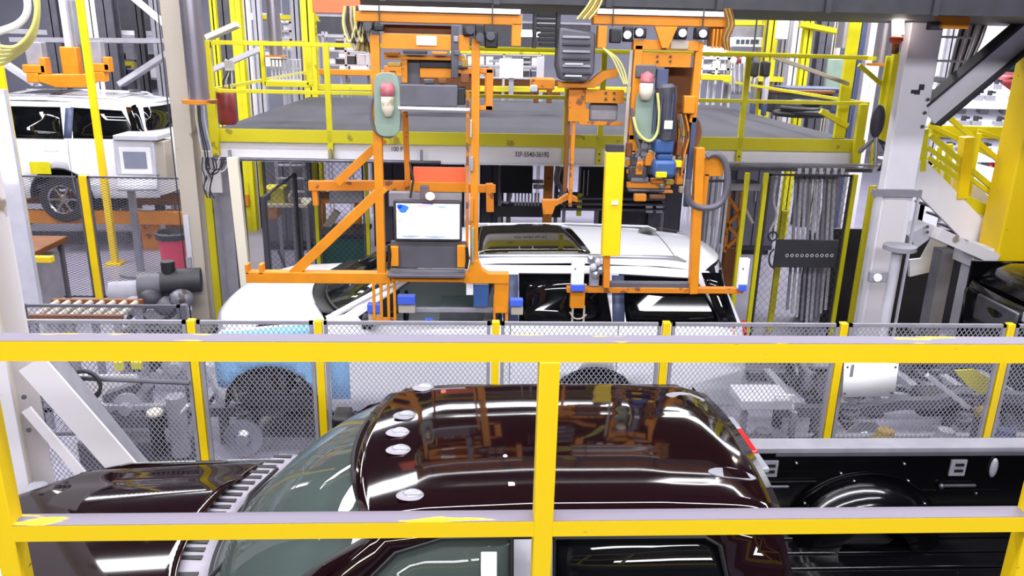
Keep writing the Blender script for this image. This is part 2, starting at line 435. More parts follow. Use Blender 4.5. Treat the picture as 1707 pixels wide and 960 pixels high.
# hood
rows = []
for j in range(25):
    u = j/24; row = []
    for i in range(41):
        v = -1+2*i/40
        xb = -1.49+.26*v*v; xf = -3.06+.52*v*v
        x = xb+(xf-xb)*u
        z = 1.375+.03*(1-v*v)-.07*u - .19*max(0, (u-.82)/.18)**2
        z += .035*(1/(1+math.exp(-(0.62-abs(v))*26)))*(1-u*.5) - 0.05*max(0, (abs(v)-.85)/.15)**2
        row.append((x, C+.90*v, z))
    rows.append(row)
MB().grid(rows).build('hood', 'truck_paint', T, smooth=60, solid=0.015)
# fenders and cab sides
zc = [.95, 1.1, 1.32, 1.45, 1.6, 1.75]
for s in (-1, 1):
    fo = [(-2.70, .55), (-2.80, .8), (-2.80, 1.05), (-2.56, 1.22), (-2.2, 1.315), (-1.2, 1.345), (-1.12, 1.30), (-1.12, .55)]+arch(-1.92, .45, .5, .55)[::-1]
    side_panel(fo, [], lambda z, x: th(z)-.10*max(0, (-2.3-x)/.45)**2-(.07 if z > 1.3 else 0), [.8, 1.0, 1.15], s, C, T, 'fender', 'truck_paint')
    co_ = [(-1.11, .52), (-1.11, 1.34), (-.92, 1.5), (-.40, 1.925), (-.1, 1.955), (1.30, 1.955), (1.42, 1.90), (1.56, 1.34), (1.58, .52)]
    w1 = [(-.82, 1.36), (-.70, 1.50), (-.32, 1.845), (-.12, 1.90), (.19, 1.90), (.19, 1.34)]
    w2 = [(.38, 1.34), (.38, 1.90), (1.06, 1.90), (1.13, 1.86), (1.24, 1.36)]
    side_panel(co_, [w1, w2], th, zc, s, C, T, 'cab_side', 'truck_paint')
    for k, wq in enumerate((w1, w2)):
        side_panel(wq, [], lambda z, x: th(z)-.012, zc, s, C, T, 'side_window', 'glass_hazed' if k == 0 else 'dark_glass', 0.004)
        b = MB(); b.tube([(x, C+s*(th(z)+.004), z) for x, z in wq], .012, 6, closed=True); b.build('window_trim', 'near_black', T)
    b = MB(); side = [(.215, .7), (.215, 1.33), (.215, 1.925)]
    b.use('grey').prism([(.205, 1.34), (.37, 1.34), (.37, 1.905), (.205, 1.905)], 'y', 0, .001)
    bb = MB(); rr = [[(x, C+s*(th(z)+.014), z) for z in (1.34, 1.5, 1.65, 1.8, 1.9)] for x in (.20, .372)]
    bb.grid(rr).build('pillar_cover', 'grey', T, solid=0.006)
    for hx in (.0, 1.05): MB().bx(hx, hx+.14, C+s*1.0, C+s*1.04, 1.12, 1.16).build('door_handle', 'truck_paint', T, bevel=.008)
    b = MB(); b.bar((-.95, C+s*.98, 1.3), (-.9, C+s*1.16, 1.32), .05, .04); b.box((-.88, C+s*1.22, 1.38), (.12, .2, .3)); b.build('door_mirror', 'near_black', T, bevel=.03)
    # bed sides
    bo = [(1.62, .6), (1.62, 1.40), (3.72, 1.38), (3.76, .62)]
    bo = [(1.62, .6), (1.62, 1.40), (3.95, 1.40), (3.99, .62)]+[(q[0], q[1]) for q in arch(2.72, .45, .5, .6)[::-1]]
    side_panel(bo, [], lambda z, x: th(z, x) if z < 1.32 else .97, [.8, 1.1], s, C, T, 'bed_side', 'truck_paint')
    b = MB(); b.use('grey').bx(1.63, 3.98, C+s*.84, C+s*.98, 1.405, 1.45); b.use('grey_dark').bx(2.05, 3.98, C+s*.832, C+s*.865, 1.385, 1.425)
    b.build('bed_rail_cap', None, T, bevel=.008)
    for x in (-1.92, 2.72): wheel(T, (x, C+s*.86, .42), .42, .28, s)
    inn = MB().bx(1.64, 3.97, C+s*.835, C+s*.86, .78, 1.41)
    bw = inn.build('bed_wall', 'bed_paint', T)
    # inner wheel housing hump
    rws = []
    for j, (yy, rr_) in enumerate(((.84, .50), (.68, .48), (.62, .40), (.61, .25))):
        rws.append([(2.72+rr_*1.02*cos(a), C+s*yy, .74+max(0, rr_*.95*sin(a))) for a in [pi*i/18 for i in range(19)]])
    MB().grid(rws).build('wheel_housing', 'bed_paint', bw, smooth=60)
    for x in (2.02, 3.33):
        pk = MB().use('grey').bx(x-.055, x+.055, C+s*.825, C+s*.835, 1.24, 1.36)
        pk.use('near_black').bx(x-.025, x+.035, C+s*.82, C+s*.826, 1.315, 1.335).bx(x-.025, x+.035, C+s*.82, C+s*.826, 1.27, 1.29)
        pk.build('stake_bracket', None, bw)
        MB().tube([(x-.1, C+s*.815, 1.17), (x+.14, C+s*.815, 1.17)], .012, 6).ell((x-.1, C+s*.81, 1.17), (.02, .02, .02), 8, 6).build('tie_down', 'steel_dark', bw)
    MB().ell((3.58, C+s*.825, 1.30), (.028, .02, .075), 12, 8).build('bed_lamp', 'lens', bw)
    MB().tube([(1.8, C+s*.825, 1.20), (2.35, C+s*.82, 1.205)], .010, 6).tube([(3.1, C+s*.825, 1.13), (3.65, C+s*.825, 1.13)], .010, 6).tube(
        [(2.72+.58*cos(a), C+s*.825, .70+.56*sin(a)) for a in [pi*.12+pi*.76*i/16 for i in range(17)]], .008, 6).build('pressed_rib', 'bed_paint', bw)
    for (x, z) in ((1.8, 1.28), (2.2, 1.34), (2.45, 1.12), (2.52, 1.26), (2.62, 1.2), (3.0, 1.2), (2.95, 1.33), (2.3, 1.03), (3.15, 1.02), (3.5, 1.1)):
        MB().ell((x, C+s*.83, z), (.012, .012, .012), 8, 6).build('bolt', 'bumper', bw)
# bed floor, front wall, tailgate
bf = MB(); bf.bx(1.64, 3.95, C-.84, C+.84, .74, .78)
for i in range(11): bf.bx(1.66, 3.93, C-.8+i*.16-.03, C-.8+i*.16+.03, .78, .795)
bf.build('bed_floor', 'bed_paint', T, bevel=.006)
MB().bx(1.62, 1.66, C-.9, C+.9, .7, 1.42).build('bed_front', 'bed_paint', T, bevel=.01)
MB().bx(3.93, 3.99, C-.86, C+.86, .72, 1.40).build('tailgate', 'truck_paint', T, bevel=.015)
# cab back with window
bk = []
for z, x in ((.6, 1.58), (1.3, 1.58), (1.45, 1.565), (1.9, 1.47), (1.95, 1.45)):
    bk.append([(x-.05*abs(v)**4, C+th(z)*v, z) for v in [-1+2*i/16 for i in range(17)]])
MB().grid(bk).build('cab_back', 'truck_paint', T, smooth=60)
MB().add([(1.58, C-.6, 1.42), (1.58, C+.6, 1.42), (1.50, C+.52, 1.82), (1.50, C-.52, 1.82)], [(0, 1, 2, 3)]).build('rear_window', 'dark_glass', T, solid=.004)
# high mounted lamp: red centre, clear ends
b = MB(); b.use('lens').box((1.51, C+.24, 1.94), (.05, .14, .03)); b.use('tail_red').box((1.51, C+.03, 1.94), (.05, .26, .034)); b.use('lens').box((1.51, C-.19, 1.94), (.05, .16, .03))
b.build('rear_lamp', None, T, bevel=.008)
# clear lamps on the roof
for (x, y) in ((-.27, 4.36), (-.35, 3.97), (-.37, 3.77), (-.35, 3.58), (-.26, 3.17)):
    v = (y-C)/.745; z = roofz(x, v)
    o = MB().ell((x, y, z+.002), (.055, .036, .036), 16, 8, 0).build('clearance_lamp', 'lens', T)
    MB().ell((x-.01, y, z+.008), (.068, .048, .014), 16, 6, -.2).build('gasket', 'cowl', o)
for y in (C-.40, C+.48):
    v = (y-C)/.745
    MB().add([(1.29+.12*cos(a), y+.05*sin(a), roofz(1.29+.12*cos(a), v)+.006) for a in [2*pi*i/24 for i in range(24)]], [tuple(range(24))]).build('roof_recess_glint', 'grey', T, smooth=0, solid=.004)  # grey ovals painted in for reflections at the roof stampings
MB().ell((.18, 3.46, 2.026), (.012, .012, .008), 8, 6).box((.2, 3.22, 2.012), (.03, .03, .01)).build('tape_dot', 'paper', T)
MB().ell((-.52, 3.95, 1.93), (.03, .02, .02), 8, 6).build('sensor', 'lens', T)
# interior
MB().bx(-1.05, 1.5, C-.8, C+.8, .7, .76).build('cab_floor', 'interior_dark', T)
b = MB(); b.prism([(-1.25, 1.32), (-.85, 1.34), (-.72, 1.22), (-.75, .95), (-1.2, .95)], 'y', C-.78, C+.78); b.build('dashboard', 'interior', T, bevel=.03)
b = MB().ring((-.52, C-.38, 1.22), .18, .016, 'x', 24, 6); b.cyl((-.8, C-.38, 1.15), (-.52, C-.38, 1.22), .02); b.bar((-.52, C-.56, 1.22), (-.52, C-.2, 1.22), .03); b.build('steering_wheel', 'near_black', T)
for y in (C-.4, C+.4): seat(T, -.05, y, 1.0)
seat(T, .85, C, 1.0, wdt=1.3)
# paper strip inside the near door window
MB().add([(.055, C-th(1.6)-.004, 1.60), (.125, C-th(1.6)-.004, 1.60), (.125, C-th(1.845)-.004, 1.845), (.055, C-th(1.845)-.004, 1.845)], [(0, 1, 2, 3)]).build('paper_strip', 'paper', T, solid=.002)
# front
b = MB().box((-2.96, C, .95), (.08, 1.25, .42));
for k in range(5): b.box((-3.01, C, .80+k*.08), (.05, 1.2, .03))
b.build('grille', 'bumper', T, bevel=.01)
for s in (-1, 1): MB().box((-2.82, C+s*.80, 1.0), (.12, .3, .36)).build('headlamp', 'lens', T, bevel=.03)
MB().bx(-3.12, -2.82, C-.98, C+.98, .5, .72).build('front_bumper', 'bumper', T, bevel=.04)
MB().bx(3.99, 4.18, C-.95, C+.95, .55, .72).build('rear_bumper', 'bumper', T, bevel=.04)
MB().bx(-2.7, 3.95, C-.5, C-.38, .48, .62).bx(-2.7, 3.95, C+.38, C+.5, .48, .62).bx(-2.0, -1.84, C-.8, C+.8, .38, .5).bx(2.64, 2.8, C-.8, C+.8, .38, .5).build('chassis', 'charcoal', T)
for s in (-1, 1): MB().box((3.985, C+s*.9, 1.1), (.04, .14, .42)).build('tail_lamp', 'tail_red', T, bevel=.01)

# ------------------------------------------------------------------ white SUV (local frame: nose at -x, built at the origin)
def build_suv(label, loc):
    t = thing('suv', label, 'car', (0, 0, 0))
    def hf(z, x=0):
        b_ = interp([(.35, .95), (.7, 1.0), (1.1, .995), (1.28, .97), (1.80, .745)], z)
        if x < -2.2: b_ -= .22*((-2.2-x)/.5)**2
        if x > 2.3: b_ -= .05*((x-2.3)/.4)**2
        return b_
    out = [(-2.55, .42), (-2.62, .8), (-2.56, 1.05), (-2.40, 1.20), (-1.45, 1.30), (-1.25, 1.36), (-.62, 1.745), (-.35, 1.80), (1.6, 1.80), (2.25, 1.76), (2.42, 1.62), (2.58, 1.25), (2.66, .85), (2.60, .42)]
    out = out + arch(1.15, .38, .46, .38)[::-1] + arch(-1.98, .38, .46, .38)[::-1]
    out = [(-2.55, .40)]+out[1:14]+[(2.60, .40)]+arch(1.15, .38, .46, .385)[::-1]+[(.6, .36), (-1.4, .36)]+arch(-1.98, .38, .46, .385)[::-1]
    w1 = [(-1.12, 1.33), (-.60, 1.68), (-.42, 1.715), (.24, 1.725), (.24, 1.28), (-1.08, 1.28)]
    w2 = [(.40, 1.28), (.40, 1.725), (1.22, 1.725), (1.30, 1.28)]
    w3 = [(1.44, 1.29), (1.37, 1.725), (2.12, 1.69), (2.36, 1.34), (2.34, 1.29)]
    for s in (-1, 1):
        sp = side_panel(out, [w1, w2, w3], hf, [.6, .8, 1.0, 1.15, 1.28, 1.4, 1.55, 1.7], s, 0, t, 'body_side', 'white_paint')
        for k, q in enumerate((w1, w2, w3)):
            if k or s > 0: side_panel(q, [], lambda z, x: hf(z, x)-.012, [1.4, 1.55], s, 0, t, 'side_window', 'dark_glass' if k else 'glass', .004)
            MB().tube([(x, s*(hf(z, x)+.003), z) for x, z in q], .011, 6, closed=True).build('window_trim', 'near_black', t)
        # dark pillars, rocker, arch linings, seams, handles
        for (a, c_) in ((.245, .395), (1.30, 1.42)):
            MB().grid([[(x_, s*(hf(z)+.012), z) for z in (1.29, 1.45, 1.6, 1.72)] for x_ in (a, c_)]).build('pillar_cover', 'blue_grey', t, solid=.008)
        MB().grid([[(x_+(1.75-z)*.36, s*(hf(z, x_)+.014), z) for z in (1.27, 1.45, 1.6, 1.75)] for x_ in (2.18, 2.27, 2.36)]).build('rear_pillar', 'dark_glass', t, solid=.008)
        for x_ in (-1.42, .32, 1.36): MB().tube([(x_, s*(hf(z)+.011), z) for z in (.42, .8, 1.1, 1.27)], .006, 5).build('door_seam', 'grey', t)
        b = MB()
        for x_ in (.05, 1.02): b.tube([(x_, s*(hf(1.1)+.012), 1.12), (x_+.02, s*(hf(1.1)+.04), 1.12), (x_+.18, s*(hf(1.1)+.04), 1.12), (x_+.2, s*(hf(1.1)+.012), 1.12)], .014, 6)
        b.build('door_handle', 'white_paint', t)
        for cx in (-1.98, 1.15):
            b = MB().tube([(x_, s*(hf(z_, x_)+.004), z_) for x_, z_ in arch(cx, .38, .462, .385)], .014, 6)
            rr = [[(x_, s*yy, z_) for x_, z_ in arch(cx, .38, .455, .385)] for yy in (.96, .62)]
            b.grid(rr); b.build('arch_liner', 'near_black', t)
        b = MB().tube([(-.1, s*.67, 1.835), (.0, s*.67, 1.872), (1.0, s*.675, 1.885), (1.95, s*.665, 1.868), (2.05, s*.66, 1.83)], .017, 8)
        b.build('roof_rail', 'steel', t)
        MB().box((-2.45, s*.80, 1.02), (.28, .22, .14), Matrix.Rotation(s*-.5, 3, 'Z')).build('headlamp', 'lens', t, bevel=.03)
        MB().add([(2.52, s*.93, 1.3), (2.63, s*.90, 1.3), (2.68, s*.90, .9), (2.58, s*.965, .9), (2.47, s*.965, 1.3)][:5], [(0, 1, 2, 3, 4)]).build('tail_lamp', 'tail_red', t, solid=.03)
        if s < 0:   # light blue film on the near front wing and door
            side_panel([(-2.50, .60), (-2.52, 1.05), (-2.38, 1.19), (-1.47, 1.285), (-1.47, .60)]+arch(-1.98, .38, .475, .60)[::-1], [], lambda z, x: hf(z, x)+.012, [.7, .8, .9, 1.0, 1.1, 1.2], s, 0, t, 'blue_film', 'sky_film', .003)
            MB().grid([[(x_, s*(hf(z, x_)+.014), z) for z in (.5, .8, 1.0, 1.12)] for x_ in (-1.40, -1.22)]).build('blue_film', 'sky_film', t, solid=.003)
            MB().box((-1.02, -1.06, 1.33), (.1, .16, .12)).build('mirror_stub', 'near_black', t, bevel=.02)
    # roof
    def rz(x, v): return interp([(-.62, 1.815), (-.4, 1.85), (.2, 1.895), (.9, 1.905), (1.8, 1.88), (2.5, 1.80)], x)-.03*v*v-.05*max(0, (abs(v)-.8)/.2)**2
    rows = []
    for i in range(41):
        v = -1+2*i/40; xf = -.62+.14*v*v; xr = 2.50-.28*abs(v)**3
        rows.append([(xf+(xr-xf)*u/24, .745*v, rz(xf+(xr-xf)*u/24, v)) for u in range(25)])
    MB().grid(rows).build('roof', 'white_paint', t, smooth=60, solid=.01)
    rows = [[(x_+(.05 if x_ > .5 else -.0)*(-v), .62*v, rz(x_, v*.8)+.014) for x_ in [0.0+1.06*k/8 for k in range(9)]] for v in [-1+2*i/12 for i in range(13)]]
    MB().grid(rows).build('sunroof', 'sun_glass', t, smooth=60, solid=.006)
    b = MB().tube([(2.05, .60, 1.875), (2.35, .62, 1.83)], .003, 4); b.tube([(1.98+.02*v, .72*v, rz(1.98, v)+.007) for v in [-1+2*i/12 for i in range(13)]], .005, 5); b.build('tailgate_seam', 'grey_dark', t)
    MB().lathe([(0, .045), (.03, .04), (.08, .015), (.1, 0)], (1.88, .35, 1.895), 'z', 14).build('antenna', 'near_black', t)
    # rear
    rows = []
    for z, x_ in ((1.80, 2.48), (1.70, 2.50), (1.40, 2.56), (1.25, 2.64), (.9, 2.69), (.42, 2.68)):
        rows.append([(x_-.16*abs(v)**3, hf(z)*v*.985, z) for v in [-1+2*i/20 for i in range(21)]])
    MB().grid(rows).build('tailgate', 'white_paint', t, smooth=60)
    MB().grid([[(2.52+(1.75-z)*.18-.13*abs(v)**3, hf(z)*v*.86, z) for v in [-1+2*i/12 for i in range(13)]] for z in (1.74, 1.6, 1.4)]).build('rear_window', 'dark_glass', t, solid=.004)
    # hood
    rows = []
    for j in range(21):
        u = j/20; row = []
        for i in range(41):
            v = -1+2*i/40; xb = -1.70+.26*v*v; xf = -2.68+.38*v*v; x_ = xb+(xf-xb)*u
            z = 1.385-.03*v*v-.05*u-.22*max(0, (u-.6)/.4)**2.2-.05*max(0, (abs(v)-.82)/.18)**2
            row.append((x_, .955*v*(1-.0*u), z))
        rows.append(row)
    MB().grid(rows).build('hood', 'white_paint', t, smooth=60, solid=.012)
    rows = []
    for z, x_ in ((1.10, -2.68), (.95, -2.70), (.7, -2.72), (.45, -2.68)):
        rows.append([(x_+.38*v*v, .955*v, z) for v in [-1+2*i/20 for i in range(21)]])
    MB().grid(rows).build('front_bumper', 'white_paint', t, smooth=60)
    MB().box((-2.70, 0, .86), (.05, .9, .25)).build('grille', 'near_black', t, bevel=.01)
    # cowl and windshield
    rows = []
    for dx, z in ((-.02, 1.372), (.05, 1.362), (.16, 1.35)):
        rows.append([(-1.70+.26*v*v+dx, .93*v, z) for v in [-1+2*i/20 for i in range(21)]])
    co2 = MB().grid(rows).build('cowl_panel', 'near_black', t, solid=.01)
    rows = []
    for j in range(11):
        u = j/10; row = []
        for i in range(25):
            v = -1+2*i/24
            p = Vector((-1.56+.26*v*v, .90*v, 1.37)).lerp(Vector((-.62+.14*v*v, .73*v, 1.80)), u)+Vector((-.03, 0, .045))*sin(pi*u)
            row.append(p)
        rows.append(row)
    wsu = MB().grid(rows).build('windshield', 'glass', t, smooth=60)
    MB().tube([r_[0] for r_ in rows], .018, 6).tube([r_[-1] for r_ in rows], .018, 6).tube(rows[0], .014, 6).tube(rows[-1], .010, 6).build('trim', 'near_black', wsu)
    for s in (-1, 1):
        MB().tube([(-1.42, s*.93, 1.31), (-1.0, s*.87, 1.53), (-.62, s*.78, 1.72), (-.40, s*.745, 1.80)], [.03, .03, .03, .025], 8).build('roof_pillar', 'white_paint', t)
    # inside
    MB().bx(-1.3, 2.4, -.85, .85, .5, .56).build('cabin_floor', 'interior_dark', t)
    MB().prism([(-1.5, 1.30), (-1.0, 1.30), (-.88, 1.2), (-.9, .95), (-1.5, .95)], 'y', -.82, .82).build('dashboard', 'interior_dark', t, bevel=.03)
    b = MB().ring((-.72, -.38, 1.22), .18, .016, 'x', 20, 6); b.cyl((-.95, -.38, 1.15), (-.72, -.38, 1.22), .02); b.bar((-.72, -.55, 1.22), (-.72, -.21, 1.22), .03); b.build('steering_wheel', 'near_black', t)
    for x_, y in ((-.15, -.4), (-.15, .4), (.85, -.4), (.85, .4)): seat(t, x_, y, .95)
    t.location = loc
    return t
suv = build_suv('white SUV with dark sunroof held on the line beneath the orange lift arms, its hood toward the left', (.065, 7.97, .15))
def suv_support(name, label, cx, cy, z1, m='charcoal'):
    t = thing(name, label, 'carrier', (cx, cy, 0))
    for s in (-1, 1): MB().bx(cx-2.3, cx+2.3, cy+s*.86-.04, cy+s*.86+.04, z1-.12, z1).build('side_beam', m, t, bevel=.01)
    for x in (2.25,): MB().bx(cx+x-.05, cx+x+.05, cy-.86, cy+.86, z1-.12, z1-.02).build('crossbar', m, t)
    for x in (-1.2, 1.9):
        for s in (-1, 1): MB().bx(cx+x-.05, cx+x+.05, cy+s*.86-.04, cy+s*.86+.04, 0, z1-.1).build('leg', m, t)
    return t
suv_support('body_carrier', 'dark steel carrier legs beneath the white SUV under the lift arms', .065, 7.97, .64)
# ------------------------------------------------------------------ placing helpers (photo spot at a known distance)
def Rb(mb, x0, y0, x1, y1, Y, d=.06):
    xm, ym = (x0+x1)/2, (y0+y1)/2
    return mb.bx(P(x0, ym, Y).x, P(x1, ym, Y).x, Y, Y+d, P(xm, y1, Y).z, P(xm, y0, Y).z)
def part(parent, name, m, x0, y0, x1, y1, Y, d=.06, bevel=.004, label=None):
    o = Rb(MB(), x0, y0, x1, y1, Y, d).build(name, m, parent, bevel=bevel)
    if label: o['label'] = label
    return o
def pt(parent, name, m, pts, Y, r, n=8, label=None):
    o = MB().tube([P(a, b, Y if len(c) == 0 else c[0]) for a, b, *c in pts], r, n).build(name, m, parent)
    if label: o['label'] = label
    return o
def pb(parent, name, m, a, b, Y, w, d=None, bevel=.004, label=None):
    o = MB().bar(P(*a, Y), P(*b, Y), d or w, w, up=(0, 0, 1)).build(name, m, parent, bevel=bevel)
    if label: o['label'] = label
    return o
def smooth_pts(pts, k=6):
    pts = [Vector(p) for p in pts]; out = []
    for i in range(len(pts)-1):
        a = pts[max(i-1, 0)]; b = pts[i]; c = pts[i+1]; d = pts[min(i+2, len(pts)-1)]
        for j in range(k):
            t_ = j/k; out.append(.5*((2*b)+(c-a)*t_+(2*a-5*b+4*c-d)*t_*t_+(3*b-a-3*c+d)*t_**3))
    return out+[pts[-1]]
def loop(parent, name, m, pts, Y, r, label=None):
    o = MB().tube(smooth_pts([P(a, b, Y if len(c) == 0 else c[0]) for a, b, *c in pts]), r, 8).build(name, m, parent, smooth=60)
    if label: o['label'] = label
    return o

# ------------------------------------------------------------------ near wire fence
def fence(name, label, posts, Y, z0, z1, pm='yellow', wm='mesh_wire', pitch=.037, ratio=1.35, wd=.006, pw=.055, mid=None, plane='xz', fm='grey_dark', skip=()):
    t = thing(name, label, 'fence', ((posts[0]+posts[-1])/2, Y, 0) if plane == 'xz' else (Y, (posts[0]+posts[-1])/2, 0))
    def bb(b, a0, a1, d0, d1, e0, e1): return b.bx(a0, a1, Y+d0, Y+d1, e0, e1) if plane == 'xz' else b.bx(Y+d0, Y+d1, a0, a1, e0, e1)
    for x in posts:
        bb(MB(), x-pw/2, x+pw/2, 0, pw, 0, z1).build('post', pm, t, bevel=.004)
    for i, (a, b_) in enumerate(zip(posts, posts[1:])):
        if i in skip: continue
        a2, b2 = a+pw/2+.012, b_-pw/2-.012
        f = MB()
        bb(f, a2, b2, .01, .035, z1-.03, z1-.005); bb(f, a2, b2, .01, .035, z0, z0+.025)
        bb(f, a2, a2+.025, .01, .035, z0, z1-.005); bb(f, b2-.025, b2, .01, .035, z0, z1-.005)
        if mid: bb(f, a2, b2, .01, .03, mid, mid+.02)
        fo = f.build('panel_frame', fm, t)
        wq = MB(); wire_mesh(wq, a2+.02, b2-.02, z0+.02, z1-.03, Y+.02, pitch, ratio, wd, plane); wq.build('wire_panel', wm, fo, smooth=0)
    return t
fence('safety_fence', 'waist-high row of yellow posts and wire mesh panels directly behind the black pickup', [-3.32, -2.02, -1.11, .19, 1.47, 2.83, 4.14, 5.45], 5.4, .12, 2.03, fm='grey', wd=.0045)
t = thing('notice_board', 'blank white sign plate wired to the mesh fence behind the pickup bed', 'sign', P(1450, 640, 5.36))
ORG[t.name] = P(1450, 640, 5.36)
o = MB().add([P(1408, 603, 5.37), P(1498, 606, 5.37), P(1491, 660, 5.37), P(1404, 662, 5.37)], [(0, 1, 2, 3)]).build('sign_plate', 'paper', t, solid=.006)
for a, b_ in ((1413, 612), (1493, 612), (1487, 655), (1408, 656)): MB().ell(P(a, b_, 5.36), (.009, .006, .009), 8, 6).build('screw', 'charcoal', t)
part(t, 'cable_tie', 'grey', 1418, 608, 1423, 628, 5.355, .006, 0)

# ------------------------------------------------------------------ columns
t = thing('steel_column', 'broad white steel column at the left edge beside the pickup hood, with sloping braces', 'column', (-3.25, 5.2, 0))
b = MB().use('white_dirty').bx(-3.50, -3.10, 4.98, 5.0, 0, 5.2).bx(-3.50, -3.10, 5.28, 5.30, 0, 5.2); b.use('cream').bx(-3.28, -3.25, 5.0, 5.28, 0, 5.2)
b.build('flange', None, t)
MB().bar(P(52, 605, 5.0), P(250, 830, 5.0), .20, .02, up=(0, 1, 0)).build('brace', 'white_dirty', t)
MB().bar(P(92, 600, 5.1), P(275, 825, 5.1), .02, .16, up=(0, 1, 0)).build('brace', 'grey', t)  # shaded side of the brace, its shade put into the grey
MB().bar(P(44, 682, 4.97), P(150, 806, 4.97), .02, .07).build('brace', 'white_dirty', t)
MB().bx(-3.6, -2.95, 4.9, 5.38, 0, .03).build('base_plate', 'grey', t)
for a, b_ in ((40, 662), (48, 717)): MB().cyl(P(a, b_, 4.99), P(a, b_, 4.96), .018, n=6).build('bolt', 'charcoal', t)

t = thing('steel_column', 'tall white box column on the right with a glowing beacon at its top', 'column', (4.86, 8.8, 0))
MB().bx(4.70, 5.06, 8.6, 8.74, 0, 4.3).build('shaft', 'white_steel', t, bevel=.01)
MB().bx(4.5, 5.2, 8.45, 9.15, 0, .04).build('base_plate', 'grey', t)
for dx in (-.06, .44): MB().bx(4.66+dx-.012, 4.66+dx+.012, 8.55, 8.58, .3, 2.5).build('conduit', 'grey_light', t)
MB().bx(4.72, 4.99, 8.585, 8.6, 0.2, 2.42).build('cover_panel', 'white_dirty', t)
MB().bx(4.56, 5.12, 8.54, 8.6, 2.42, 2.5).build('clamp_band', 'grey', t)
b = MB(); bA, bB = P(1548, 192, 8.7), P(1722, 45, 8.7)
MB().bar(bA, bB, .26, .02, up=(0, 1, 0)).build('brace', 'white_steel', t)
for s in (-1, 1):
    off = Vector((-(bB-bA).z, 0, (bB-bA).x)).normalized()*.14*s
    MB().bar(bA+off, bB+off, .03, .2, up=(0, 1, 0)).build('brace_flange', 'charcoal', t)
for a, b_ in ((1547, 166), (1542, 188), (1538, 211)): MB().cyl(P(a, b_, 8.6), P(a, b_, 8.57), .02, n=6).build('bolt', 'charcoal', t)
MB().use('charcoal').bx(4.86, 4.92, 8.594, 8.6, 3.55, 3.60).bx(4.90, 4.96, 8.594, 8.6, 3.60, 3.66).bx(4.82, 4.86, 8.594, 8.6, 3.56, 3.60).build('stencil_mark', None, t)
t = thing('beacon_lamp', 'glowing white cylinder lamp with orange base beside the right column top', 'lamp', P(1497, 80, 8.5)); ORG[t.name] = P(1497, 80, 8.5)
MB().cyl(P(1497, 58, 8.5), P(1497, 34, 8.5), .06).build('tube', 'lamp_warm', t)
MB().ell(P(1494, 66, 8.5), (.07, .07, .05)).build('lower_dome', 'orange_red', t)
MB().ell(P(1497, 30, 8.5), (.09, .07, .03)).build('cap', 'orange_red', t)
MB().bar(P(1494, 70, 8.5), P(1492, 90, 8.5), .05).build('bracket', 'orange_worn', t)

# beige column, left of centre
t = thing('steel_column', 'slim beige steel column left of centre behind the white hood', 'column', (-3.4, 9.6, 0))
MB().use('beige').bx(-3.51, -3.30, 9.5, 9.52, 0, 4.6).bx(-3.51, -3.30, 9.70, 9.72, 0, 4.6).bx(-3.42, -3.39, 9.52, 9.70, 0, 4.6).build('shaft', None, t)
MB().bx(-3.6, -3.2, 9.4, 9.8, 0, .03).build('base_plate', 'grey', t)
MB().bx(-3.49, -3.43, 9.47, 9.5, 1.0, 1.9).build('cable_tray', 'grey_light', t)
MB().tube([(-3.53, 9.48, .3), (-3.53, 9.48, 4.5)], .008, 6).build('cable', 'charcoal', t)
MB().bx(-3.50, -3.44, 9.44, 9.5, 1.25, 1.38).build('switch_box', 'grey', t)

# ------------------------------------------------------------------ raised platform behind
PY = 10.0
t = thing('raised_platform', 'long grey platform deck on a white girder with yellow rails across the middle distance', 'platform', (.9, 12.5, 2.5))
MB().bx(-3.25, 5.08, PY, 16.2, 2.80, 2.86).build('deck', 'deck', t, smooth=0)
g = MB().use('white_steel').bx(-3.25, 5.08, PY+.02, PY+.05, 2.50, 2.78).bx(-3.25, 5.08, PY-.05, PY+.12, 2.50, 2.52); g.build('girder', None, t)
MB().bx(-3.25, 5.08, PY-.06, PY-.045, 2.74, 2.90).build('toe_board', 'yellow_shaded_dirty', t, bevel=.003)
MB().bx(-3.1, 4.95, PY-.055, PY-.01, 3.89, 3.94).build('top_rail', 'yellow_shaded', t, bevel=.004)
MB().bx(-3.1, 4.95, PY-.055, PY-.01, 3.33, 3.375).build('mid_rail', 'yellow_shaded', t, bevel=.004)
for px, py in ((548, 160), (945, 160), (1003, 160), (1240, 160), (1468, 165)):
    x = P(px, py, PY).x; o = MB().bx(x-.035, x+.035, PY-.06, PY-.02, 2.52, 3.94).build('rail_post', 'yellow_shaded', t, bevel=.004)
    for z in (2.58, 2.66): MB().cyl((x, PY-.06, z), (x, PY-.075, z), .012, n=6).build('bolt', 'charcoal', o)
for s, x in ((0, -3.25), (1, 5.05)):
    MB().bx(x, x+.04, PY, 16, 3.88, 3.93).bx(x, x+.04, PY, 16, 3.33, 3.37).build('side_rail', 'yellow_shaded', t)
lettering('100 P', .08, P(651, 252, PY)+Vector((0, .015, 0)), t, sx=.85)
lettering('32F-5540-36192', .088, P(858, 261, PY)+Vector((0, .015, 0)), t, sx=.76)
for x in (-3.2, 4.9):
    for y in (10.3, 15.8): MB().bx(x-.07, x+.07, y-.07, y+.07, 0, 2.8).build('leg', 'grey', t)
for y in (11.8, 13.8, 16.0): MB().bx(-3.25, 5.08, y-.05, y+.05, 2.55, 2.8).build('joist', 'grey', t)

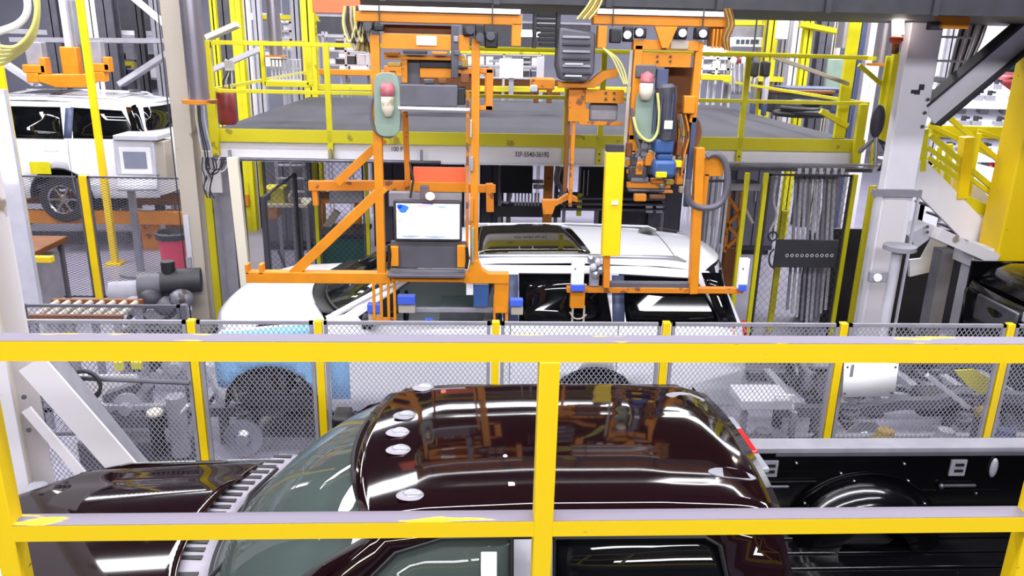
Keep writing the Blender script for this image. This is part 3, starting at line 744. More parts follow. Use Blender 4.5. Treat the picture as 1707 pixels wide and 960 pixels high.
# yellow uprights at the platform's left end
for (a, b_) in ((300, 322), (342, 356)):
    x0, x1 = P(a, 150, 9.85).x, P(b_, 150, 9.85).x
    MB().bx(x0, x1, 9.85, 9.92, 2.58, 4.5 if a < 320 else 3.94).build('upright', 'yellow_shaded_dirty', t, bevel=.004)
MB().bx(P(300, 150, 9.85).x, P(356, 150, 9.85).x, 9.86, 9.9, 3.85, 3.92).build('crossbar', 'yellow_shaded', t)
MB().bx(P(302, 150, 9.85).x, P(352, 150, 9.85).x, 9.93, 9.97, 2.1, 2.62).build('gusset_plate', 'white_dirty', t)
# right end uprights
MB().bx(P(1436, 170, 9.85).x, P(1450, 170, 9.85).x, 9.85, 9.92, 2.6, 3.35).build('upright', 'yellow_shaded', t, bevel=.004)
MB().bx(P(1478, 170, 9.85).x, P(1492, 170, 9.85).x, 9.85, 9.92, 2.9, 3.98).build('upright', 'yellow_shaded', t, bevel=.004)
MB().bx(P(1410, 100, 10.4).x, P(1428, 100, 10.4).x, 10.4, 10.47, 2.86, 4.6).build('upright', 'yellow_shaded', t, bevel=.004)
pb(t, 'stay', 'yellow_shaded', (1432, 108), (1480, 150), 10.0, .05)
pb(t, 'stay', 'yellow_shaded', (1368, 185), (1412, 210), 10.3, .07)
pb(t, 'stay', 'beige', (1290, 95), (1415, 140), 10.3, .05)

# ------------------------------------------------------------------ big pipes
def big_pipe(label, a, b_, Y, r, z_top=4.75, ring=True):
    p = P(a, b_, Y); t = thing('vertical_pipe', label, 'pipe', p); ORG[t.name] = p.copy()
    MB().cyl((p.x, Y, p.z), (p.x, Y, z_top), r, n=24).build('tube', 'pipe', t, smooth=60)
    if ring: MB().lathe([(r*1.0, 0), (r*1.65, 0), (r*1.7, .04), (r*1.0, .04)], (p.x, Y, p.z), 'z', 28).build('collar', 'orange_worn', t)
    return t
pp = big_pipe('thick polished grey pipe ending in an orange collar at upper left', 333, 172, 9.15, .112)
for k, (x0, x1) in enumerate(((326, 336), (333, 345), (340, 352), (330, 341))):
    loop(pp, 'cable', 'charcoal' if k % 2 else 'grey_light', [(x0, 176, 9.5), (x0+2, 205, 9.5), (x1, 250, 9.55), (x1+4, 275+k*4, 9.6), (x1+22, 278+k*3, 9.6), (x1+30, 262, 9.6)], 9.5, .009)
pq = big_pipe('slimmer grey pipe dropping into the yellow cage above the platform', 460, 92, 11.2, .085, ring=False)
MB().lathe([(.085, 0), (.15, 0), (.15, .02), (.085, .02)], P(460, 95, 11.2), 'z', 24).build('collar', 'orange_worn', pq)
t = thing('pipe_cage', 'yellow cage holding a grey grid beneath the slimmer pipe', 'cage', P(478, 145, 11.2)); ORG[t.name] = P(478, 145, 11.2)
for a in ((434, 72, 441, 142), (510, 78, 520, 142)): part(t, 'side_bar', 'yellow_shaded', *a, 11.2, .05)
part(t, 'bottom_plate', 'yellow_shaded', 441, 136, 515, 145, 11.2, .3)
part(t, 'top_bar', 'yellow_shaded', 434, 72, 520, 77, 11.2, .05)
for k in range(9): part(t, 'grid_bar', 'grey_light', 452+k*6, 98, 454+k*6, 134, 11.3, .02, 0)
for y in (98, 113, 132): part(t, 'grid_bar', 'grey_light', 450, y, 502, y+2, 11.29, .02, 0)
t = thing('fire_extinguisher', 'dull red cylinder with wires above it standing on the platform left end', 'extinguisher', P(380, 207, 10.25)); ORG[t.name] = P(380, 207, 10.25)
MB().lathe([(0, .0), (.1, .0), (.115, .03), (.115, .36), (.09, .42), (.03, .45), (0, .46)], P(380, 207, 10.25), 'z', 20).build('cylinder', 'red_ext', t, smooth=60)
for k in range(4): loop(t, 'wire', 'grey_light' if k % 2 else 'charcoal', [(374+k*4, 152), (372+k*5, 135), (380+k*2, 118), (371+k*5, 98)], 10.25, .009)
part(t, 'valve', 'grey_light', 374, 100, 387, 118, 10.22, .08)

# ------------------------------------------------------------------ right gate of the cell
gate = fence('gate_fence', 'tall yellow-posted cell gate on the right beneath the platform, with dark plate', [3.47, 3.71, 4.86], 9.6, .1, 2.5, pm='yellow_shaded', wm='mesh_dark', pitch=.09, ratio=1.2, wd=.003, fm='charcoal', skip=(0,))
t = gate
part(t, 'plate', 'charcoal', 1292, 400, 1396, 446, 9.5, .03)
for k in range(10): MB().ring(P(1312+k*8.3, 426, 9.49), .018, .006, 'y', 10, 5).build('chain_link', 'grey_light', t)
loop(t, 'handle', 'charcoal', [(1290, 415), (1283, 425), (1283, 440), (1291, 448)], 9.45, .012)
t = thing('conduit_bunch', 'bunch of grey vertical conduits hanging behind the right gate', 'conduits', P(1360, 288, 10.1)); ORG[t.name] = P(1360, 288, 10.1)
for k in range(9):
    x = 1328+k*8
    lo = 540-abs(k-4)*6
    MB().tube([P(x, 288, 10.1), P(x-1, 300, 10.1), P(x-6, 400, 10.1), P(x-16, lo, 10.1)], .022, 8).build('tube', 'grey_light' if k % 3 else 'grey', t)
    MB().cyl(P(x, 292, 10.1), P(x, 298, 10.1), .034, n=8).build('coupling', 'steel_dark', t)
t = thing('cable_channel', 'horizontal dark duct with fittings running above the right-hand gate', 'duct', P(1340, 285, 10.05)); ORG[t.name] = P(1340, 285, 10.05)
part(t, 'duct', 'steel_dark', 1215, 279, 1455, 286, 9.72, .1)
part(t, 'rail', 'grey', 1200, 272, 1470, 276, 9.78, .05)
for k in range(7): part(t, 'fitting', 'grey_light', 1330+k*12, 281, 1336+k*12, 292, 9.7, .05)
# cable and ring
t = thing('coiled_wire', 'pale coiled wire hanging inside the right gate', 'cable', P(1285, 400, 9.9)); ORG[t.name] = P(1285, 400, 9.9)
loop(t, 'strand', 'grey_light', [(1297, 284), (1290, 330), (1294, 360), (1284, 385), (1287, 400)], 9.9, .018)
MB().ring(P(1288, 394, 9.85), .06, .012, 'y', 16, 6).build('ring', 'charcoal', t)
# yellow post right of the gate
for lab, a, b_, Y in (('narrow yellow post just left of the white right column', (1452, 310), (1424, 545), 9.2), ('far yellow post behind the gate conduits', (1306, 352), (1297, 470), 10.6)):
    pA, pB = P(*a, Y), P(*b_, Y); x = (pA.x+pB.x)/2
    one(MB().bx(x-.04, x+.04, Y, Y+.05, 0, pA.z), 'yellow_post', 'yellow_shaded_dirty', lab, 'post', bevel=.004)
# disc on pole
pd = P(1500, 412, 8.0); t = thing('disc_stand', 'round grey disc on a short pole in front of the right column', 'stand', (pd.x, 8.0, 0))
MB().cyl((pd.x, 8.0, pd.z-.03), (pd.x, 8.0, pd.z+.02), .17, n=28).build('disc', 'grey', t)
MB().cyl((pd.x-.02, 8.0, 0), (pd.x-.02, 8.0, pd.z-.03), .055, n=12).build('pole', 'grey_light', t)
MB().cyl((pd.x-.02, 8.0, 0), (pd.x-.02, 8.0, .02), .16, n=16).build('foot', 'grey_dark', t)
MB().box((pd.x-.22, 7.95, pd.z-.32), (.2, .06, .12)).build('box', 'grey', t, bevel=.01)
MB().cyl((pd.x-.24, 7.92, pd.z-.32), (pd.x-.24, 7.90, pd.z-.32), .045, n=18).build('dial', 'white', t)
# dark oval box
t = thing('hanging_sensor', 'dark rounded box hanging beside the right column at platform height', 'sensor', P(1463, 232, 9.3)); ORG[t.name] = P(1463, 232, 9.3)
MB().ell(P(1463, 202, 9.3), (.085, .06, .2), 20, 12).build('housing', 'charcoal', t)
MB().cyl(P(1461, 228, 9.3), P(1459, 275, 9.3), .025).build('stem', 'steel', t)
MB().bar(P(1463, 225, 9.35), Vector((5.0, 10.0, 2.68)), .04).build('arm', 'grey', t)
for k in range(3): loop(t, 'cable', 'charcoal', [(1461, 230), (1472+k*6, 245), (1475+k*5, 265), (1462+k*3, 285)], 9.3, .01)
# ------------------------------------------------------------------ left lift-assist frame
Y = 6.7
def manip(name, label, org):
    t = thing(name, label, 'lift arm', org); ORG[t.name] = Vector(org); return t
t = manip('lift_assist_frame', 'large orange lift-assist frame on the left carrying the monitor over the white SUV windshield', (-.4, Y, 1.56))
MB().bx(-.83, -.755, Y, Y+.07, 1.9, 4.03).build('upright', 'orange', t, bevel=.005)
MB().bx(-.005, .065, Y, Y+.07, 1.95, 4.02).build('upright', 'orange', t, bevel=.005)
MB().bx(-.045, -.02, Y+.03, Y+.06, 2.2, 3.6).build('conduit', 'orange_worn', t)
MB().bx(-1.98, -.7, Y-.01, Y+.09, 1.915, 2.015).build('bottom_beam', 'orange', t, bevel=.006)
MB().bx(-.72, .1, Y-.01, Y+.09, 1.935, 1.995).build('bottom_beam', 'orange', t, bevel=.006)
MB().prism([(-.06, 1.93), (.345, 1.93), (.345, 2.02), (.16, 2.02), (.10, 2.06), (.07, 2.14), (-.0, 2.14), (-.02, 2.03), (-.06, 2.02)], 'y', Y-.02, Y+.08).build('knee_bracket', 'orange', t, bevel=.004)
MB().bx(.215, .345, Y-.005, Y+.075, 1.64, 1.93).build('drop_leg', 'orange', t, bevel=.01)
MB().bx(.21, .23, Y+.0, Y+.02, 1.56, 1.82).bx(.32, .345, Y, Y+.02, 1.56, 1.9).build('guide_rod', 'orange_worn', t)
for dx in (-.865, -.80, -.735, -.68): MB().bx(dx-.012, dx+.012, Y-.01, Y+.02, 1.585, 1.93).build('guide_rod', 'orange', t)
MB().bx(-.88, -.67, Y-.01, Y+.03, 1.56, 1.59).build('foot_plate', 'orange_worn', t, bevel=.003)
MB().bx(-1.98, -1.955, Y-.01, Y+.09, 2.0, 2.08).build('end_hook', 'orange', t)
MB().bx(-1.86, -1.83, Y-.01, Y+.09, 2.0, 2.08).build('end_hook', 'orange', t)
pb(t, 'diagonal_strut', 'orange', (488, 457), (640, 312), Y+.03, .085, .06)
pb(t, 'diagonal_strut', 'orange', (562, 305), (640, 232), Y+.35, .075, .05)
pb(t, 'rear_beam', 'orange_worn', (515, 309), (700, 309), Y+.55, .09, .07)
pb(t, 'rear_beam', 'orange_worn', (775, 314), (826, 314), Y+.55, .07, .07)
pb(t, 'rear_drop', 'orange_worn', (816, 306), (817, 352), Y+.55, .09, .07)
pb(t, 'rear_drop', 'orange_worn', (524, 306), (527, 342), Y+.55, .05, .05)
pb(t, 'rear_upright', 'orange_worn', (675, 185), (681, 335), Y+.5, .05, .05)
part(t, 'cover_panel', 'orange_red', 689, 279, 776, 306, Y+.3, .03)
part(t, 'cover_rail', 'orange', 684, 304, 780, 320, Y+.29, .05)
part(t, 'bin_row', 'grey', 648, 322, 770, 345, Y+.28, .1)
# head
part(t, 'head_beam', 'orange', 636, 57, 783, 83, Y, .09)
part(t, 'head_beam', 'orange', 640, 92, 775, 100, Y+.05, .05)
part(t, 'head_strut', 'orange', 669, 97, 679, 138, Y+.06, .04)
part(t, 'head_bracket', 'orange', 700, 114, 760, 130, Y+.1, .05)
part(t, 'dark_plate', 'charcoal', 700, 100, 756, 113, Y+.12, .03)
part(t, 'dark_plate', 'grey_dark', 678, 98, 701, 144, Y+.14, .03)
part(t, 'mast', 'steel_dark', 752, 42, 764, 130, Y-.02, .05)
part(t, 'rating_plate', 'white', 694, 60, 728, 76, Y-.012, .01)
part(t, 'motor_housing', 'grey_dark', 664, 141, 763, 178, Y-.05, .2, bevel=.012)
part(t, 'end_cap', 'near_black', 762, 146, 776, 175, Y-.03, .15, bevel=.01)
pt(t, 'light_bar', 'white', [(664, 180), (783, 183)], Y-.06, .013)
for a in ((793, 115, 822, 122), (793, 176, 822, 184), (810, 115, 822, 184)): part(t, 'side_bracket', 'orange_worn', *a, Y+.02, .05)
# filter regulator on an oval plate
b = MB(); cpl = P(645, 177, Y-.06); b.prism([(cpl.x+.108*(abs(cos(a))**.6)*(1 if cos(a) > 0 else -1), cpl.z+(.27 if sin(a) > 0 else .25)*(abs(sin(a))**.4)*(1 if sin(a) > 0 else -1)) for a in [2*pi*i/28 for i in range(28)]], 'y', Y-.055, Y-.03)
o = b.build('filter_plate', 'green_grey', t, bevel=.006); ORG[o.name] = ORG[t.name]
MB().lathe([(0, -.17), (.03, -.16), (.05, -.1), (.055, -.02), (.05, 0)], P(646, 160, Y-.1), 'z', 16).build('filter_bowl', 'cream', o, smooth=60)
MB().lathe([(.045, -.0), (.06, .01), (.06, .08), (.04, .11), (0, .11)], P(646, 161, Y-.1), 'z', 16).build('filter_cap', 'filter_cap', o, smooth=60)
loop(t, 'hose', 'hose', [(627, 150), (619, 175), (620, 205), (630, 222), (650, 228), (664, 215), (668, 190)], Y-.04, .012)
# monitor and tray
fr = part(t, 'monitor', 'charcoal', 656, 335, 770, 402, Y-.03, .07, bevel=.008); ORG[fr.name] = ORG[t.name]
s_ = Rb(MB(), 661, 340, 766, 398, Y-.04, .008).build('screen', 'screen', fr)
mat('picture_blue', (50, 110, 215), 0.4, var=.15, scale=20, emit=.5); mat('picture_pink', (240, 170, 175), 0.4, var=.1, scale=20, emit=.6); mat('picture_grey', (150, 165, 185), 0.4, var=.2, scale=20, emit=.4)
for m_, cx_, cz_, w_, h_ in (('picture_blue', 672, 348, 9, 7), ('picture_blue', 666, 344, 5, 4), ('picture_pink', 706, 343, 14, 3), ('picture_pink', 666, 368, 4, 3), ('picture_grey', 738, 345, 8, 2), ('picture_grey', 684, 394, 16, 2), ('picture_grey', 725, 395, 20, 2)):
    q = [P(cx_+w_*cos(2*pi*i/14)*(1+.2*sin(5*i)), cz_+h_*sin(2*pi*i/14), Y-.041) for i in range(14)]
    MB().add([(v.x, Y-.0415, v.z) for v in q], [tuple(range(14))]).build('picture_patch', m_, fr, smooth=0)
part(t, 'monitor_arm', 'grey_dark', 700, 310, 715, 340, Y+.05, .05)
MB().ell(P(717, 327, Y-.03), (.04, .03, .035)).build('signal_lamp', 'lamp_red', t)
part(t, 'shield_panel', 'grey_dark', 652, 402, 778, 447, Y+.02, .03, bevel=.006)
b = MB(); pA, pB = P(648, 460, Y), P(775, 460, Y); b.bx(pA.x, pB.x, Y-.12, Y+.1, pA.z+.02, pA.z+.045); b.build('tray', 'grey_dark', t, bevel=.006)
for a in ((651, 412, 664, 444), (762, 410, 776, 446)):
    o = part(t, 'cheek_plate', 'orange', *a, Y-.05, .06)
pt(t, 'cable_chain', 'near_black', [(648, 408), (650, 425), (648, 448)], Y-.06, .014)
pt(t, 'cable_chain', 'near_black', [(778, 412), (780, 430), (777, 448)], Y-.06, .014)
for a in ((612, 508, 636, 522), (662, 494, 692, 508), (850, 500, 872, 511)):
    o = part(t, 'gripper_pad', 'blue_pad', *a, Y+.0, .08); ORG[o.name] = ORG[t.name]
    Rb(MB(), a[0]+2, a[3]+1, a[2], a[3]+14, Y+.02, .08).build('pad_holder', 'beige', o, bevel=.005)
part(t, 'blue_block', 'blue_motor', 789, 476, 815, 513, Y+.02, .1, bevel=.015)
part(t, 'white_block', 'white', 777, 474, 789, 492, Y+.03, .06)
part(t, 'pad_arm', 'grey', 690, 514, 848, 521, Y+.1, .04)
part(t, 'clamp_block', 'blue_pad', 708, 532, 722, 538, Y-.04, .04)
pt(t, 'hanging_wire', 'charcoal', [(683, 270), (689, 300), (684, 330)], Y+.2, .01)

# overhead rails and trolleys
def trolley(label, x0, x1, ya, yb, Y, pre=None):
    p = P((x0+x1)/2, ya, Y); t = thing('overhead_rail', label, 'rail', p); ORG[t.name] = p.copy()
    part(t, 'top_cover', 'white', x0+6, ya, x1-2, ya+9, Y-.03, .22)
    part(t, 'rail_beam', 'orange', x0, ya+10, x1, yb, Y, .16, bevel=.006)
    for f in (.14, .82): part(t, 'tie_strap', 'charcoal', x0+(x1-x0)*f, ya-4, x0+(x1-x0)*f+2, yb+1, Y-.04, .01, 0)
    return t
t = trolley('white-topped orange overhead rail above the monitor frame', 592, 870, 12, 39, 6.7)
part(t, 'end_drop', 'orange', 853, 39, 869, 77, 6.7, .12)
part(t, 'rear_shade', 'brown', 640, 42, 760, 56, 6.85, .03)  # brown strip added as shading behind the head
for a in ((772, 44, 790, 60), (792, 40, 808, 66), (808, 52, 830, 80), (604, 36, 622, 50), (622, 40, 640, 52)):
    b = Rb(MB(), *a, 6.66, .1); b.build('trolley_block', 'near_black', t, bevel=.012)
for a in ((784, 50), (800, 62), (612, 44), (818, 60)): MB().cyl(P(*a, 6.62), P(*a, 6.7), .035, n=14).build('trolley_wheel', 'steel_dark', t)
t = trolley('white-topped orange overhead rail above the blue motor frame', 990, 1212, 17, 43, 7.0)
part(t, 'end_drop', 'orange', 997, 43, 1012, 80, 7.0, .12)
part(t, 'end_drop', 'orange_worn', 1186, 43, 1212, 78, 7.05, .12)
for a in ((1018, 48, 1036, 72), (1040, 44, 1056, 70), (1060, 46, 1078, 64), (1126, 44, 1146, 66), (1160, 46, 1182, 66)):
    Rb(MB(), *a, 6.97, .1).build('trolley_block', 'near_black', t, bevel=.012)
for a in ((1046, 58), (1066, 54), (1138, 55), (1172, 56)): MB().cyl(P(*a, 6.93), P(*a, 7.0), .035, n=14).build('trolley_wheel', 'grey_light', t)
for k in range(4): part(t, 'finger_bar', 'orange', 1188+k*6, 48, 1191+k*6, 80, 7.0, .02, 0)

# dark overhead gantry along the very top
t = thing('gantry_beam', 'dark overhead gantry beam running along the top edge of the view', 'beam', P(1140, 12, 7.2)); ORG[t.name] = P(1140, 12, 7.2)
pA, pB = P(560, 6, 7.2), P(1720, 8, 7.2)
MB().bx(pA.x, pB.x+2, 7.0, 9.4, 4.31, 4.48).build('beam', 'charcoal', t)
MB().bx(pA.x, pB.x+2, 7.0, 7.03, 4.48, 4.75).build('side_plate', 'brown', t)
for k in range(7): MB().bx(pA.x+.4+k*.95, pA.x+.45+k*.95, 6.96, 7.0, 4.3, 4.7).build('stiffener', 'charcoal', t)
part(t, 'orange_bracket', 'orange_red', 520, -20, 600, 22, 7.0, .05)
part(t, 'hook_bracket', 'orange', 1568, 15, 1618, 48, 7.3, .1)
part(t, 'hook_block', 'charcoal', 1552, 36, 1572, 50, 7.3, .08)
for k in range(6):
    loop(t, 'cable', ['cable_yellow', 'charcoal', 'beige'][k % 3], [(575+k*5, 10), (572+k*7, 40), (582+k*7, 70), (590+k*5, 52), (598+k*3, 20+k*3)], 6.85, .010)
for k in range(5):
    loop(t, 'cable', ['cable_yellow', 'amber'][k % 2], [(990+k*4, -8), (978+k*5, 12), (962+k*5, 32)], 6.9, .009)

# centre cable carrier
t = thing('cable_carrier', 'dark ribbed cable carrier hanging between the two orange frames', 'carrier', P(960, 135, 7.1)); ORG[t.name] = P(960, 135, 7.1)
b = MB(); q = [P(932, 45, 7.1), P(992, 55, 7.1), P(990, 120, 7.1), P(978, 136, 7.1), P(934, 134, 7.1), P(928, 110, 7.1)]
b.prism([(v.x, v.z) for v in q], 'y', 7.05, 7.35); b.build('housing', 'grey_dark', t, bevel=.02)
for k in range(6): part(t, 'rib', 'charcoal' if k % 2 else 'grey', 938, 60+k*12, 984, 64+k*12, 7.03, .02, .003)
for k in range(7): part(t, 'louvre', 'near_black', 892+k*1.2, 24+k*8, 930, 29+k*8, 7.15, .1, .004)
part(t, 'louvre_frame', 'charcoal', 889, 20, 895, 80, 7.12, .12)
part(t, 'louvre_frame', 'charcoal', 928, 20, 934, 80, 7.12, .12)
for a, b_, y in ((942, 970, 125), (942, 972, 105)): part(t, 'clip', 'grey_light', a, y, b_, y+3, 7.02, .02, 0)
t = thing('hook_arm', 'orange cranked arm with clamp below the dark cable carrier', 'arm', P(985, 200, 7.25)); ORG[t.name] = P(985, 200, 7.25)
b = MB(); q = [P(*a, 7.2) for a in ((930, 136), (980, 136), (1003, 118), (1028, 114), (1028, 128), (1008, 132), (990, 146), (930, 146))]
b.prism([(v.x, v.z) for v in q], 'y', 7.15, 7.23); b.build('cranked_bar', 'orange', t, bevel=.004)
part(t, 'clamp_plate', 'orange', 976, 150, 1040, 172, 7.2, .06)
part(t, 'column', 'orange_worn', 948, 146, 978, 182, 7.22, .08)
part(t, 'lower_fork', 'orange', 948, 182, 982, 203, 7.2, .06)
part(t, 'lower_bar', 'orange_worn', 965, 203, 1038, 209, 7.2, .05)
part(t, 'rod', 'brown', 942, 150, 949, 320, 7.25, .04)
part(t, 'rod', 'orange_worn', 951, 182, 957, 345, 7.22, .03)
part(t, 'cylinder', 'grey', 983, 172, 1030, 202, 7.28, .1, bevel=.02)
b = MB(); q = [P(*a, 7.4) for a in ((903, 332), (930, 332), (945, 322), (962, 328), (962, 336), (945, 332), (925, 342), (920, 356), (905, 356))]
b.prism([(v.x, v.z) for v in q], 'y', 7.35, 7.43); b.build('lower_hook', 'orange_worn', t, bevel=.004)
for a in ((1010, 155), (1010, 165), (1024, 155), (1024, 165)): MB().cyl(P(*a, 7.2), P(*a, 7.18), .012, n=6).build('bolt', 'charcoal', t)

# ------------------------------------------------------------------ right lift-assist frame
Y = 7.0
t = manip('lift_assist_frame', 'orange lift-assist frame on the right with blue motor and yellow mast over the SUV rear', (1.7, Y, 1.45))
x0 = P(1057, 200, Y).x
MB().bx(x0-.035, x0+.035, Y, Y+.07, P(1057, 262, Y).z, P(1057, 75, Y).z).build('upright', 'orange', t, bevel=.005)
MB().bx(x0-.075, x0-.05, Y+.02, Y+.04, P(1057, 262, Y).z, P(1057, 85, Y).z).build('conduit', 'beige', t)
x1 = P(1158, 180, Y).x
MB().bx(x1-.03, x1+.035, Y+.02, Y+.08, P(1158, 205, Y).z, P(1158, 70, Y).z).build('upright', 'orange', t, bevel=.005)
part(t, 'head_beam', 'orange', 1056, 67, 1165, 84, Y, .09)
part(t, 'head_beam', 'orange', 1062, 88, 1152, 112, Y+.02, .06)
b = MB(); q = [P(*a, Y-.05) for a in ((1092, 44), (1130, 44), (1114, 80), (1104, 80))]
b.prism([(v.x, v.z) for v in q], 'y', Y-.05, Y+.0).build('gusset', 'orange', t)
part(t, 'back_panel', 'brown', 1104, 112, 1152, 232, Y+.3, .03)
part(t, 'rating_plate', 'beige', 1118, 68, 1148, 82, Y-.01, .01)
for a in ((1096, 94), (1096, 102), (1118, 94), (1118, 102)): MB().cyl(P(*a, Y+.02), P(*a, Y+.0), .01, n=6).build('bolt', 'charcoal', t)
# blue motor
b = MB(); c0, c1 = P(1110, 145, Y-.05), P(1110, 232, Y-.05)
mo = MB().cyl(c0, c1, .095, n=20).build('motor', 'steel_dark', t); ORG[mo.name] = ORG[t.name]
for k in range(12):
    a = 2*pi*k/12; MB().bx(c0.x+.095*cos(a)-.004, c0.x+.095*cos(a)+.004, c0.y+.095*sin(a)-.012, c0.y+.095*sin(a)+.012, c1.z+.05, c0.z-.05).build('cooling_fin', 'blue_grey', mo)
MB().cyl(P(1110, 145, Y-.05), P(1110, 140, Y-.05), .085, .06, n=20).build('fan_cover', 'grey_dark', mo)
MB().box(P(1114, 208, Y-.16), (.07, .02, .07)).build('name_plate', 'white', mo)
part(t, 'motor_bracket', 'blue_grey', 1095, 115, 1114, 148, Y, .06)
gb = part(t, 'gearbox', 'blue_motor', 1092, 232, 1124, 256, Y-.12, .16, bevel=.02)
gb = part(t, 'gearbox', 'blue_motor', 1096, 256, 1122, 268, Y-.10, .12, bevel=.02)
gb = part(t, 'gearbox', 'blue_motor', 1090, 268, 1128, 296, Y-.14, .18, bevel=.03)
part(t, 'yellow_cap', 'yellow', 1126, 268, 1137, 279, Y-.1, .06)
part(t, 'yellow_cap', 'yellow', 1094, 287, 1112, 296, Y-.17, .05)
# filter plate
cpl = P(1078, 192, Y-.05)
b = MB().prism([(cpl.x+.105*(abs(cos(a))**.7)*(1 if cos(a) > 0 else -1), cpl.z+.22*(abs(sin(a))**.5)*(1 if sin(a) > 0 else -1)) for a in [2*pi*i/28 for i in range(28)]], 'y', Y-.05, Y-.02)
o = b.build('filter_plate', 'green_grey', t, bevel=.006); ORG[o.name] = ORG[t.name]
MB().lathe([(0, -.15), (.04, -.14), (.06, -.08), (.06, -.01), (.05, 0)], P(1078, 138, Y-.1), 'z', 16).build('filter_bowl', 'cream', o, smooth=60)
MB().lathe([(.045, 0), (.06, .01), (.055, .07), (0, .1)], P(1078, 138, Y-.1), 'z', 16).build('filter_cap', 'filter_cap', o, smooth=60)
part(t, 'cover_box', 'grey_dark', 1060, 108, 1094, 130, Y-.02, .08, bevel=.01)
loop(t, 'hose', 'cable_yellow', [(1096, 155), (1099, 190), (1096, 220), (1086, 234), (1074, 232), (1062, 218), (1056, 195)], Y-.12, .013, 'pale yellow looped hose')
loop(t, 'hose', 'hose', [(1052, 180), (1058, 220), (1066, 250), (1060, 262)], Y-.08, .014)
for k in range(5): loop(t, 'hose', ['orange_worn', 'brown', 'beige', 'grey', 'orange_worn'][k], [(1142-k*3, 190), (1148-k*4, 225), (1140-k*3, 262), (1136-k*2, 292)], Y-.02+k*.02, .010)
part(t, 'junction_block', 'orange', 1140, 160, 1160, 190, Y-.03, .08, bevel=.01)
for k in range(6): part(t, 'valve_block', ['brown', 'steel_dark', 'orange_worn', 'cast', 'orange_worn', 'steel_dark'][k], 1044+k*8, 238+(k % 3)*16, 1054+k*9, 262+(k % 3)*15, Y-.02, .08, bevel=.01)
for a in ((1044, 268, 1092, 276), (1046, 284, 1090, 290), (1046, 305, 1118, 314), (1100, 318, 1122, 322)): part(t, 'manifold', 'orange_worn', *a, Y+.02, .06)
part(t, 'manifold', 'steel_dark', 1048, 275, 1080, 300, Y+.0, .08, bevel=.02)
# right orange column
pA, pB = P(1171, 248, Y), P(1154, 486, Y)
pb(t, 'column', 'orange', (1166, 246), (1155, 488), Y-.04, .09, .08)
pb(t, 'column_face', 'orange_worn', (1160, 350), (1151, 480), Y-.05, .03, .02)
part(t, 'guide_rod', 'blue_grey', 1147, 195, 1156, 345, Y+.02, .05)
part(t, 'side_block', 'orange', 1172, 262, 1206, 294, Y-.02, .08)
part(t, 'side_block', 'orange', 1172, 290, 1180, 345, Y-.02, .06)
loop(t, 'hose', 'hose', [(1148, 300), (1146, 320), (1152, 338), (1168, 346), (1190, 345), (1206, 332), (1213, 305), (1210, 275), (1200, 260), (1188, 257), (1178, 262)], Y-.08, .03, 'thick grey looped hose')
# yellow mast
yb, yt = P(1017, 425, Y-.1), P(1025, 253, Y-.1)
MB().bar(yb, yt, .165, .10, up=(0, 1, 0)).build('mast', 'yellow', t, bevel=.008)['label'] = 'bright yellow mast sleeve'
MB().box(yt+Vector((0, .02, .03)), (.15, .1, .06)).build('mast_cap', 'charcoal', t)
MB().box(P(1025, 338, Y-.16), (.06, .006, .035)).build('sticker', 'paper', t)
pb(t, 'inner_mast', 'orange_worn', (1011, 420), (1010, 478), Y-.08, .08, .06)
part(t, 'bottom_beam', 'orange_worn', 945, 480, 1240, 489, Y-.05, .07)
part(t, 'beam_cover', 'grey_dark', 1016, 472, 1150, 480, Y-.04, .08)
part(t, 'drop_leg', 'orange', 951, 489, 975, 514, Y-.05, .08)
for dx in (953, 972): part(t, 'guide_rod', 'beige', dx, 510, dx+3, 536, Y-.04, .02, 0)
loop(t, 'cable', 'beige', [(950, 520), (957, 530), (968, 531), (978, 524)], Y-.06, .007)
for a, b_ in ((953, 978), (1233, 1248)):
    o = part(t, 'gripper_post', 'white', a, 432, b_-(4 if a == 953 else 0), 482, Y-.08, .06); ORG[o.name] = ORG[t.name]
    Rb(MB(), a-1, 475, b_-3, 486, Y-.1, .06).build('gripper_pad', 'blue_pad', o, bevel=.006)
    MB().cyl(P(a+6, 448, Y-.08), P(a+6, 448, Y-.09), .008, n=8).build('bolt', 'charcoal', o)
for k in range(5): MB().ell(P(985+k*4, 432+(k*13) % 34, Y-.1), (.035, .03, .04), 10, 8).build('clamp_joint', 'grey_light' if k % 2 else 'steel', t)
part(t, 'clamp_body', 'grey', 984, 428, 1000, 478, Y-.06, .06, bevel=.01)

